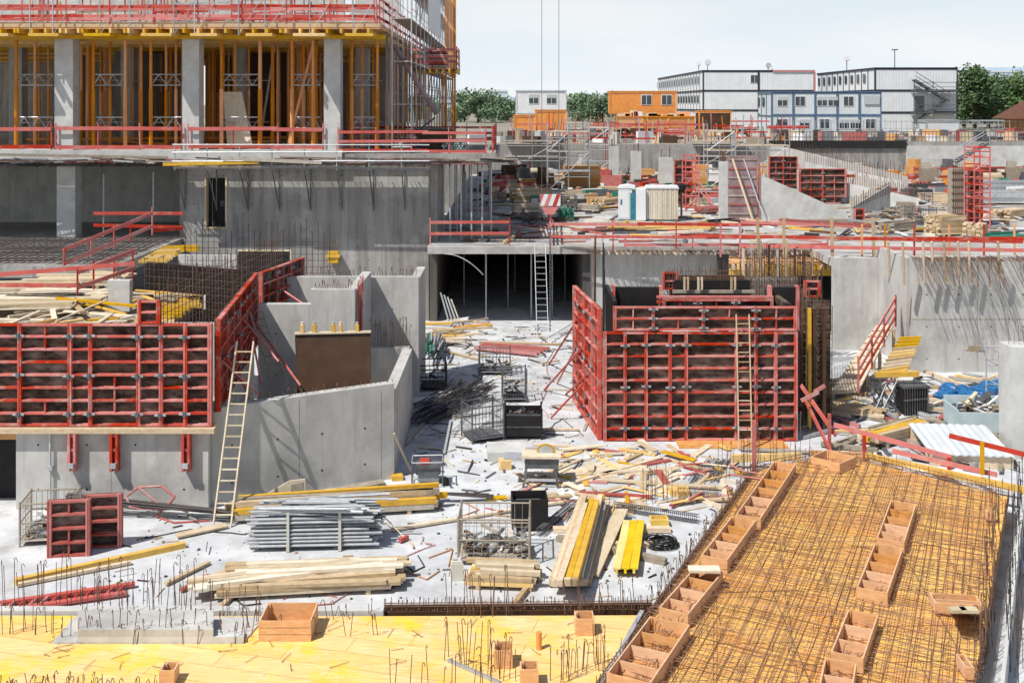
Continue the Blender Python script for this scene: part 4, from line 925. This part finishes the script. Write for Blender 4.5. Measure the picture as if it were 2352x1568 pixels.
for (u1,v1,u2,v2,w,h,m) in ((900,1215,1300,1150,.12,.05,'woodlt'),(35,1335,425,1250,.14,.12,'yellow'),(40,1342,300,1290,.1,.06,'wood'),(1270,1215,1540,1215,.18,.1,'wood'),(1280,1235,1530,1290,.16,.14,'woodgrey'),(1300,1250,1500,1250,.14,.12,'wood'),(1290,1115,1520,1050,.12,.05,'wood'),
    (1300,1090,1560,1075,.2,.05,'woodlt'),(1380,1100,1660,1120,.2,.04,'woodlt'),(1330,1130,1500,1140,.12,.05,'redpink'),(405,1230,520,1205,.25,.04,'woodlt'),(1150,1280,1240,1330,.1,.06,'woodgrey'),(380,1340,480,1290,.1,.05,'wood'),(700,1140,880,1105,.3,.04,'woodgrey'),
    (415,1355,480,1320,.1,.05,'redpink'),(500,1400,560,1340,.1,.06,'wood'),(1180,1390,1240,1310,.1,.1,'wood'),(960,790,1100,825,.1,.05,'wood'),(1100,785,1290,790,.12,.06,'wood'),(1250,985,1330,985,.1,.05,'wood'),(1020,1040,1035,965,.07,.05,'galv'),(930,1020,990,950,.08,.05,'woodgrey'),(1700,1030,1900,1040,.2,.04,'woodgrey')):
    b.beam(P(u1,v1,.06),P(u2,v2,.06),w,h,m)
b.done()
b=B('plywood_sheets')
for (u,v,w,d,rz,z,m) in ((1285,1100,1.6,.8,.1,.03,'woodlt'),(1380,1085,1.2,.7,-.2,.05,'woodlt'),(1120,1060,1.3,1.0,.05,.25,'conc_light'),(560,1150,1.3,.6,.2,.03,'woodgrey'),(1560,1030,3.2,.8,.0,.03,'woodbox'),(1540,1140,.5,.35,0,.15,'yellow'),(1150,1080,.3,.3,.2,.25,'yellow'),(900,1105,.3,.25,.2,.12,'yellow'),(1120,1150,.5,.2,.2,.05,'yellow')):
    b.at(P(u,v,0.004),rz); b.box(0,0,0,w,d,z,m); b.at((0,0,0))
b.done()
b=B('wooden_wedge_form'); p=P(555,1168,0); b.at(p,.22); b.vprism([(0,0),(1.55,0),(1.55,.62),(1.15,.6)],0,.04,'woodlt'); b.vprism([(1.2,.05),(1.5,.05),(1.5,.56),(1.2,.5)],-.01,-.002,'woodgrey'); b.at((0,0,0)); b.done()
b=B('formwork_panel'); form(b,P(95,1292,0.0)+Vector((0,.35,0)),.12,.92,1.25,[],4,red='redpink'); b.done()
b=B('formwork_panel'); form(b,P(178,1275,0.0)+Vector((0,.45,0)),.12,.82,1.2,[],4,red='redpink'); b.done()
ladder('red_steel_frame',P(-30,1398,.08),P(300,1350,.08),(0.04,.42,0),13,'red',.06)
b=B('red_hoop_frame'); pts=[Q(290,1140,26.3),Q(318,1118,26.4),Q(370,1116,26.4),Q(402,1140,26.3),Q(380,1170,26.2),Q(300,1165,26.1),Q(290,1140,26.3)]; b.path(pts,.03,'redpink',5); b.path([pts[1],pts[4]],.03,'redpink',5); b.path([Q(402,1140,26.3),P(360,1185,.04),P(400,1200,.02),P(480,1195,.02)],.025,'redpink',5); b.done()
b=B('mesh_roll')
for (p,q) in ((P(1410,1160,.12),P(1605,1190,.12)),(P(1240,1220,.12),P(1318,1155,.12))):
    d=(q-p).normalized(); a=Vector((-d.y,d.x,0)); n=int((q-p).length/.05)
    for i in range(n):
        c=p+d*(i*.05)
        for k in range(8):
            t=k/8*6.283;t2=(k+1)/8*6.283; b.tube(c+a*.1*math.cos(t)+Vector((0,0,.1*math.sin(t))),c+a*.1*math.cos(t2)+Vector((0,0,.1*math.sin(t2))),.008,'steel',3)
    for k in range(8): t=k/8*6.283; o=a*.1*math.cos(t)+Vector((0,0,.1*math.sin(t))); b.tube(p+o,q+o,.008,'rebardk',4)
b.done()
b=B('cable_coil')
c=P(1520,1252,0)
for i in range(20):
    r=R(.2,.36); o=c+Vector((R(-.06,.06),R(-.06,.06),.03+i*.006)); pts=[o+Vector((r*math.cos(t)*1.1,r*math.sin(t),R(-.02,.02))) for t in [6.283*k/18 for k in range(19)]]; b.path(pts,.009,'rubber',5)
b.done()
woodbox('yellow_crate',P(1496,1212,0),.03,.42,.32,.18,2,'ypanel')
b=B('plastic_jerrycan'); b.at(P(1036,1335,0),.1); b.box(0,0,0,.26,.2,.36,'plastic'); b.box(.02,.02,.361,.24,.18,.4,'plastic'); b.tube((.19,.1,.4),(.19,.1,.45),.03,'white',8); b.beam((.04,.1,.43),(.15,.1,.43),.03,.03,'plastic'); b.at((0,0,0)); b.done()
b=B('broom'); p=P(918,1240,.08); b.beam(p,p+Vector((.16,.2,0)),.09,.09,'red'); b.tube(p+Vector((.08,.1,.04)),P(862,1165,.5),.012,'woodlt',6); b.done()
b=B('lifting_straps')
for (pts) in (((920,1285),(950,1312),(975,1300),(960,1275)),((930,1310),(980,1330),(1010,1310)),((985,1280),(1040,1260),(1030,1300)),((600,1385),(560,1390),(540,1375)),((1060,1150),(1100,1170),(1060,1185))): b.path([P(u,v,.02) for u,v in pts],.014,random.choice(['redpink','rubber','houseor']),5)
b.done()
tst=lambda x,y: not(x<-3 and y>26.3) and not (x>2.3 and y>31.7) 
scatter('timber_offcuts',.2,6.2,26.6,31.4,0,170,['woodlt','wood','yellow','woodlt','redpink','woodlt','wood'],.1,1.3,(.03,.2),(.01,.05),None,tst)
scatter('pit_debris',-9,4,21.8,27,0,110,['woodlt','wood','rebardk','steel','woodgrey','redpink'],.05,.5,(.015,.05),(.01,.03),None,tst)
scatter('pit_debris',-3,2.6,33,49,0,100,['woodgrey','wood','rebardk','steel','woodlt','galv'],.1,1.1,(.03,.1),(.01,.04))
scatter('pit_debris',-3,2,27,33,0,60,['woodgrey','wood','rebardk','steel','woodlt'],.1,.9,(.03,.08),(.01,.03))
b=B('rubble')
for i in range(2200):
    x=R(-9,8);y=R(21.6,48)
    if not tst(x,y): continue
    s=R(.008,.04); b.at((x,y,0),R(0,3)); b.hexa([(-s,-s,0),(s,-s*.8,0),(s*.9,s,0),(-s,s,0),(-s*.6,-s*.5,s),(s*.5,-s*.6,s*.8),(s*.5,s*.6,s),(-s*.5,s*.5,s*.7)],random.choice(['conc','steel','woodgrey','brownply'])); b.at((0,0,0))
b.done()
# ================================================================== FOREGROUND YELLOW DECK
ZY=.45
b=B('yellow_plywood_deck')
pl=[P(-400,1412,ZY),P(890,1414,ZY),P(1470,1412,ZY),P(1385,1568,ZY),P(1300,1760,ZY),P(-400,1760,ZY)]
b.prism([(p.x,p.y) for p in pl][::-1],ZY-.06,ZY,'deckyellow'); b.done()
b=B('deck_edge_form')
p=P(880,1398,ZY);q=P(1500,1392,ZY); b.beam(p+Vector((0,.15,-.2)),q+Vector((0,.15,-.2)),.04,.4,'brownply'); b.beam(p+Vector((0,.3,-.1)),q+Vector((0,.3,-.1)),.05,.08,'woodgrey'); b.beam(p+Vector((0,.0,-.25)),q+Vector((0,0,-.25)),.04,.4,'brownply')
for i in range(90): c=p.lerp(q,i/89); b.tube(c+Vector((0,-.05,-.2)),c+Vector((R(-.05,.05),.3,R(.0,.1))),.008,'rebar',4)
for k in (.05,.12,.2): b.tube(p+Vector((0,k,.02)),q+Vector((0,k,.02)),.01,'rebar',4)
b.beam(P(-200,1408,ZY)+Vector((0,.1,-.2)),P(880,1408,ZY)+Vector((0,.1,-.2)),.2,.5,'conc_light')
b.beam(P(1475,1405,ZY+.03),P(1385,1568,ZY+.03),.08,.08,'galv'); b.beam(P(1030,1515,ZY+.03),P(1150,1568,ZY+.03),.05,.05,'galv')
b.done()
b=B('concrete_plinth')
pl=[P(120,1474,ZY+.03),P(558,1474,ZY+.03),P(610,1415,ZY+.03),P(170,1415,ZY+.03)]; b.prism([(p.x,p.y) for p in pl],ZY-.05,ZY+.03,'conc')
pl=[P(178,1445,ZY+.25),P(490,1445,ZY+.25),P(490,1400,ZY+.25),P(178,1400,ZY+.25)]; b.prism([(p.x,p.y) for p in pl],ZY+.031,ZY+.25,'conc'); 
pl=[P(178,1462,ZY+.12),P(560,1462,ZY+.12),P(560,1445,ZY+.12),P(178,1445,ZY+.12)]; b.prism([(p.x,p.y) for p in pl],ZY+.031,ZY+.12,'conc_light'); b.done()
woodbox('wooden_box_form',P(594,1472,ZY+.004),0,.93,.72,.36,0)
for (u,v,w,d,h) in ((1322,1460,.34,.34,.3),(1134,1535,.32,.34,.3),(1195,1580,.3,.3,.3),(365,1575,.25,.3,.25)): woodbox('wooden_box_form',P(u,v,ZY+.004),.02,w,d,h,0)
b=B('plastic_sleeve_pipe'); b.tube(P(1238,1490,ZY),P(1238,1490,ZY)+Vector((0,0,.3)),.05,'orange',12); b.done()
b=B('starter_bars')
def row(u1,v1,u2,v2,z,n,h0,h1,m='rebar',jit=.12,r=.0068):
    p=P(u1,v1,z);q=P(u2,v2,z)
    for i in range(n): c=p.lerp(q,(i+.5+R(-.3,.3))/n); hookbar(b,c.x+R(-jit,jit),c.y+R(-jit,jit),z,R(h0,h1),r,m)
row(-20,1395,460,1385,ZY,46,.5,.95); row(130,1472,560,1472,ZY,34,.25,.6); row(180,1412,600,1412,ZY,26,.35,.75); row(560,1470,610,1412,ZY,8,.3,.55); row(0,1450,130,1450,ZY,12,.3,.6)
row(1030,1412,1180,1412,ZY,14,.6,.95); row(1030,1510,1180,1568,ZY,18,.5,.85); row(870,1600,1160,1600,ZY,12,.45,.8); row(1270,1570,1400,1520,ZY,20,.4,.75); row(1300,1412,1480,1395,ZY,16,.2,.6)
row(640,1470,900,1460,ZY,7,.3,.5); row(0,1580,360,1590,ZY,40,.12,.25); row(1485,1155,1535,1150,0,14,.7,1.0,jit=.15); row(1650,1100,1750,1085,0,16,.4,1.1); row(1700,1080,1860,1050,ZY,20,.3,1.3)
row(700,1420,880,1412,ZY,8,.1,.35)
for i in range(50):
    p=P(R(100,1400),R(1420,1540),ZY+.02); a=R(0,6.28); e=Vector((math.cos(a),math.sin(a),0))*R(.1,.35); b.path([p,p+e,p+e+Vector((.03,.04,.0))],.005,'rebar',4)
b.done()
b=B('rust_tie_mat')
p=P(1560,1145,.05)
for i in range(30): c=p+Vector((i*.035,R(-.05,.05),0)); b.path([c,c+Vector((.02,.45,.15)),c+Vector((.05,.6,.02))],.006,'rebar',4)
b.done()
b=B('red_post'); b.beam(P(1732,1085,ZY),P(1732,1085,ZY)+Vector((0,0,1.35)),.09,.12,'redpink'); b.done()
# ================================================================== REBAR DECK (right)
ZR=.5
cor=[P(1738,1078,ZR),P(1865,1052,ZR),P(1992,1058,ZR),P(2318,1140,ZR),P(2243,1568,ZR),P(2225,1760,ZR),P(1250,1760,ZR),P(1385,1568,ZR)]
poly=[(p.x,p.y) for p in cor]
b=B('rebar_deck_plywood'); b.prism(poly[::-1],ZR-.1,ZR-.02,'deckorange'); b.done()
b=B('rebar_mat')
e=(cor[0]-cor[7]); a1=math.atan2(e.y,e.x)
for z,a,sp,r in ((ZR+.0,a1,.15,.0055),(ZR+.013,a1+1.5,.17,.0055),(ZR+.07,a1+.02,.15,.0055),(ZR+.085,a1+1.48,.13,.0055)): mesh_mat(b,poly,z,a,sp,r,'matbar',.045,.06,.02)
mesh_mat(b,poly,ZR+.1,.05,.4,.006,'matbar',.2,.3,.06); mesh_mat(b,poly,ZR+.11,a1+.3,.7,.006,'matbar',.3,.3,.1)
n=len(poly)
for i in range(n):
    p=Vector(poly[i]);q=Vector(poly[(i+1)%n]); L=(q-p).length; d=(q-p)/L; k=int(L/.12)
    for j in range(k):
        c=p+d*(j*.12+R(-.02,.02))
        b.path([(c.x,c.y,ZR+.03),(c.x+R(-.03,.03),c.y+R(-.03,.03),ZR+.18+R(0,.22)*(random.random()<.5))],.007,'rebar',4)
    for z in (.0,.08,.17): b.tube((p.x,p.y,ZR+z),(q.x,q.y,ZR+z),.009,'rebar',4)
for i in range(200):
    u=R(1450,2290);v=R(1090,1560); x=P(u,v,ZR); c=clipline((x.x,x.y),(1,0),poly)
    if c and c[0]<0<c[1]: b.path([(x.x,x.y,ZR+.05),(x.x+.02,x.y,ZR+.22),(x.x+.07,x.y,ZR+.25)],.006,'rebar',4)
b.done()
b=B('deck_edge_boards')
b.beam(cor[1]+Vector((0,.15,.05)),cor[2]+Vector((.1,.15,.05)),.06,.25,'woodbox'); b.beam(cor[2]+Vector((0,.12,.1)),cor[3]+Vector((.6,.05,.1)),.08,.16,'yellow'); b.beam(P(1680,1052,.3),P(1840,1048,.3),.1,.2,'yellow')
b.beam(cor[3]+Vector((.35,0,-.2)),cor[5]+Vector((.35,0,-.2)),.06,.5,'conc_light'); b.beam(cor[0]+Vector((-.1,.0,-.25)),cor[7]+Vector((-.1,0,-.25)),.05,.45,'brownply')
b.done()
def boxout(quad,parts):
    z=ZR+.12
    a,c,e=[P(u,v,z) for u,v in quad]; dx=c-a; dy=e-a
    rz=math.atan2(dy.y,dy.x)-math.pi/2
    w=abs(dx.dot(Vector((math.cos(rz),math.sin(rz),0)))); 
    woodbox('partitioned_box_form',(a.x,a.y,ZR-.015),rz+R(-.015,.015),w,dy.length,.28,parts)
for q,n_ in (((1690,1195),(1748,1203),(1775,1070)),6),(((1610,1290),(1672,1300),(1683,1200)),5),(((1513,1412),(1583,1425),(1600,1315)),4),(((1393,1565),(1500,1580),(1492,1432)),4),(((2013,1250),(2078,1258),(2048,1163)),5),(((1967,1365),(2040,1375),(2010,1262)),5),(((1908,1515),(1985,1525),(1945,1415)),3),(((1870,1640),(1950,1650),(1895,1528)),3),(((1862,1060),(1935,1075),(1900,1044)),1):
    boxout(q,n_)
woodbox('partitioned_box_form',P(2148,1408,ZR+.05),-.12,.85,.42,.2,2); woodbox('partitioned_box_form',P(2218,1560,ZR+.05),-.05,.14,.45,.2,2); woodbox('wooden_box_form',P(2268,1195,ZR+.05),0,.2,.15,.2,0)
b=B('cut_timber_stack')
for j in range(9):
    for i in range(2): p=P(2200+i*24+R(-3,3),1400,ZR+.12+j*.06); b.beam(p-Vector((.14,0,0)),p+Vector((.14,R(-.03,.03),0)),.16,.05,'woodlt')
p=P(1583,1310,ZR+.33)
for i in range(4): b.beam(p+Vector((0,.05*i,0.0)),p+Vector((.6,-.1+.06*i,.03)),.12,.04,'woodlt')
b.done()
b=B('red_form_clamp'); b.path([P(1672,1088,.7),P(1780,1105,.7)],.025,'redpink',5); b.path([P(1690,1078,.7),P(1750,1088,.7)],.02,'redpink',5); b.done()
b=B('starter_bars')
row(2290,1180,2255,1568,0.2,60,.6,1.2,'rebar',.12,.008); row(2340,1150,2330,1568,0,40,.8,1.4,'rebardk',.15,.009); row(2330,1560,2380,1400,0,12,1,1.4,'rebar'); row(1500,1380,1735,1085,.3,70,.15,.4,jit=.05)
b.done()
# ================================================================== RIGHT MID
b=B('edge_guard_rail')
for (u1,v1,y1,u2,v2,y2,w) in ((1840,885,31,1920,1000,29.5,.14),(1850,920,31,1910,1040,29,.14),(1915,975,29.5,2185,1050,28,.15),(2050,1035,28.5,2290,1090,27,.14),(2180,1000,27.5,2360,1045,26.5,.14),(1870,900,31,1895,885,31,.12),(1840,920,30.5,1880,900,30.5,.12)):
    b.beam(Q(u1,v1,y1),Q(u2,v2,y2),.04,w*.85,'red' if w>.13 else 'redpink')
for (u,v1,v2,y,m) in ((1905,950,1050,29.5,'redpink'),(2180,1050,1130,28,'red'),(2256,1015,1090,27,'yellow'),(1985,1000,1060,29,'red'),(2170,1090,1110,27.5,'red')): b.beam(Q(u,v1,y),Q(u,v2,y),.08,.08,m)
b.done()
b=B('timber_walkway')
p0=P(1908,905,.25);p1=Q(2012,752,41); wv=Vector((1.0,.2,0))
b.hexa([p0,p0+wv,p1+wv*.7,p1,p0+Vector((0,0,.08)),p0+wv+Vector((0,0,.08)),p1+wv*.7+Vector((0,0,.08)),p1+Vector((0,0,.08))],'woodlt')
for i in range(10): c=p0.lerp(p1,i/10)+Vector((0,0,.1)); b.beam(c,c+wv*.8,.05,.03,'wood')
b.beam(p0-Vector((0,0,.1)),p1-Vector((0,0,.1)),.1,.16,'wood')
for t in (.3,.6,.95): c=p0.lerp(p1,t); b.beam(c,Vector((c.x,c.y,0)),.1,.1,'wood'); c=c+wv*.8; b.beam(c,Vector((c.x,c.y,0)),.1,.1,'wood')
q0=p0+wv+Vector((0,0,0));q1=p1+wv*.8
for dz in (.4,.75,1.1): b.beam(q0+Vector((0,0,dz)),q1+Vector((0,0,dz)),.04,.12,'red')
for t in (0,.33,.66,1): c=q0.lerp(q1,t); b.beam(c,c+Vector((0,0,1.2)),.06,.06,'red')
b.done()
b=B('yellow_beam_platform')
for i in range(11): b.beam(Q(2015+i*5,862-i*8.5,35+i*.4),Q(2085+i*3,850-i*7.5,35+i*.4),.08,.1,random.choice(['yellow','yellow','wood']))
b.beam(Q(2010,860,35),Q(2110,858,35),.15,.16,'yellow')
for u in (2020,2055,2100): p=Q(u,865,35.2); b.tube(p,(p.x,p.y,0),.035,'galv')
for i in range(14): p=Q(R(1990,2090),R(866,900),35); b.tube(p,P(R(1990,2090),R(940,960),0.02),.025,'steel')
b.done()
def bag(b,c,rr,m):
    n1,n2=10,7; vs=[];ph=R(0,6)
    for j in range(n2+1):
        th=math.pi*j/n2
        for k2 in range(n1): a=6.283*k2/n1; q=rr*(1+.2*math.sin(3*a+ph+j)+R(-.12,.12)); vs.append(c+Vector((q*math.sin(th)*math.cos(a),q*math.sin(th)*math.sin(a),rr*.65+rr*.7*math.cos(th)*R(.85,1.1))))
    b.add(vs,[(j*n1+k2,j*n1+(k2+1)%n1,(j+1)*n1+(k2+1)%n1,(j+1)*n1+k2) for j in range(n2) for k2 in range(n1)],m)
b=B('blue_bag_pile')
for i in range(22): bag(b,P(R(2155,2300),R(900,925),0),R(.18,.36),'blue')
b.done()
b=B('black_bin'); b.at(P(2075,955,0),.1); b.hexa([(.05,0,0),(.8,0,0),(.8,.7,0),(.05,.7,0),(0,0,.9),(.85,0,.87),(.85,.7,.87),(0,.7,.9)],'blackply'); b.box(-.03,-.03,.88,.88,.73,.95,'steel')
for i in range(10): b.tube((.05+i*.08,-.04,0),(.03+i*.085,-.04,.9),.008,'steel',4)
b.beam((0,-.03,.5),(.85,-.03,.55),.02,.05,'steel'); b.at((0,0,0)); b.done()
b=B('waste_skip'); b.at(P(2200,1000,0),-.05)
b.box(0,0,.1,1.7,.05,.7,'ltblue'); b.box(0,1.2,.1,1.7,1.25,.9,'ltblue'); b.box(0,.051,.1,.05,1.199,.75,'ltblue'); b.box(1.65,.051,.1,1.7,1.199,.75,'ltblue'); b.box(.051,.051,.1,1.649,1.199,.2,'steel')
for i in range(50): b.beam((R(.1,1.5),R(.1,1.1),R(.3,.6)),(R(.1,1.5),R(.1,1.1),R(.5,1.05)),R(.08,.25),.03,random.choice(['woodlt','white','woodgrey','wood','steel']))
b.at((0,0,0)); b.done()
b=B('corrugated_sheet_stack'); b.at(P(2140,1075,.0),-.1)
for i in range(20): b.hexa([(i*.11,0,.35+.03*(i%2)),((i+1)*.11,0,.35+.03*((i+1)%2)),((i+1)*.11,2.4,.5+.03*((i+1)%2)),(i*.11,2.4,.5+.03*(i%2)),(i*.11,0,.38+.03*(i%2)),((i+1)*.11,0,.38+.03*((i+1)%2)),((i+1)*.11,2.4,.53+.03*((i+1)%2)),(i*.11,2.4,.53+.03*(i%2))],'offwhite')
b.box(0,.1,0,2.2,.2,.34,'wood'); b.box(0,2.1,0,2.2,2.2,.49,'wood'); b.at((0,0,0)); b.done()
b=B('precast_beam'); p=P(2075,1100,.3); b.at((p.x,p.y,0),-.28); b.box(0,0,.1,2.0,.5,.55,'white'); b.box(.0,-.03,.0,.15,.5,.1,'wood'); b.box(1.8,0,0,1.95,.5,.1,'wood'); b.at((0,0,0)); b.done()
scatter('timber_debris',9,19,29.5,39.5,0,260,['wood','yellow','woodgrey','woodlt','redpink','galv','rebardk','woodgrey','steel'],.4,2.2,(.05,.18),(.03,.12))
stack('lumber_stack',P(2060,1010,0),.6,2.6,5,3,.15,.12,'yellow',.3,mats=['yellow','wood','woodgrey']); stack('lumber_stack',P(1930,950,0),-.4,2.6,5,2,.15,.1,'wood',.3)
b=B('leaning_board'); b.hexa([P(2226,880,0)+Vector((0,2,0)),P(2260,880,0)+Vector((0,2,0)),P(2260,880,0)+Vector((0,2.05,0)),P(2226,880,0)+Vector((0,2.05,0)),Q(2228,795,40.3),Q(2258,797,40.3),Q(2258,797,40.35),Q(2228,795,40.35)],'wood'); b.done()
# ================================================================== CAMERA, LIGHT, WORLD
cam=bpy.data.cameras.new('camera'); co=bpy.data.objects.new('camera',cam); bpy.context.scene.collection.objects.link(co)
co.location=(0,0,H); co.rotation_euler=(math.radians(90),0,0); cam.sensor_width=36; cam.lens=36*F/2352; cam.shift_y=-(784-HV)/2352; cam.clip_end=9000; cam.clip_start=.1
bpy.context.scene.camera=co
sd=Vector((-0.72,-0.60,1.35)).normalized()
sun=bpy.data.lights.new('sun','SUN'); so=bpy.data.objects.new('sun',sun); bpy.context.scene.collection.objects.link(so)
sun.energy=5.0; sun.angle=math.radians(.5); sun.color=(1.0,.96,.90); so.rotation_euler=sd.to_track_quat('Z','Y').to_euler(); so.location=(-20,-20,50)
w=bpy.data.worlds.new('World'); bpy.context.scene.world=w; w.use_nodes=True; nt=w.node_tree; N=nt.nodes; Lk=nt.links
bg=N['Background']; sk=N.new('ShaderNodeTexSky'); sk.sky_type='NISHITA'; sk.sun_disc=False
sk.sun_elevation=math.asin(sd.z); sk.sun_rotation=math.atan2(sd.x,sd.y); sk.air_density=1.0; sk.dust_density=1.0; sk.ozone_density=1.0
bg.inputs['Strength'].default_value=.09; Lk.new(sk.outputs['Color'],bg.inputs['Color'])
# summer haze: bright band of scattering low over the horizon
tc=N.new('ShaderNodeTexCoord'); sp=N.new('ShaderNodeSeparateXYZ'); Lk.new(tc.outputs['Generated'],sp.inputs['Vector'])
mr=N.new('ShaderNodeMapRange'); mr.interpolation_type='SMOOTHSTEP'; mr.inputs['From Min'].default_value=0.0; mr.inputs['From Max'].default_value=.4; mr.inputs['To Min'].default_value=1.0; mr.inputs['To Max'].default_value=.05
Lk.new(sp.outputs['Z'],mr.inputs['Value'])
cl=N.new('ShaderNodeTexNoise'); cl.inputs['Scale'].default_value=3; cl.inputs['Detail'].default_value=6; mp=N.new('ShaderNodeMapping'); mp.inputs['Scale'].default_value=(1,1,5); Lk.new(tc.outputs['Generated'],mp.inputs['Vector']); Lk.new(mp.outputs['Vector'],cl.inputs['Vector'])
cr=N.new('ShaderNodeValToRGB'); cr.color_ramp.elements[0].position=.4; cr.color_ramp.elements[1].position=.65; cr.color_ramp.elements[0].color=(.82,.90,.96,1); cr.color_ramp.elements[1].color=(.94,.96,.98,1); Lk.new(cl.outputs['Fac'],cr.inputs['Fac'])
hz=N.new('ShaderNodeBackground'); Lk.new(cr.outputs['Color'],hz.inputs['Color']); hz.inputs['Strength'].default_value=1.0
ms=N.new('ShaderNodeMixShader'); Lk.new(mr.outputs['Result'],ms.inputs['Fac']); Lk.new(bg.outputs['Background'],ms.inputs[1]); Lk.new(hz.outputs['Background'],ms.inputs[2]); Lk.new(ms.outputs['Shader'],N['World Output'].inputs['Surface'])
sc=bpy.context.scene; sc.view_settings.view_transform='Standard'; sc.view_settings.look='None'; sc.view_settings.exposure=0
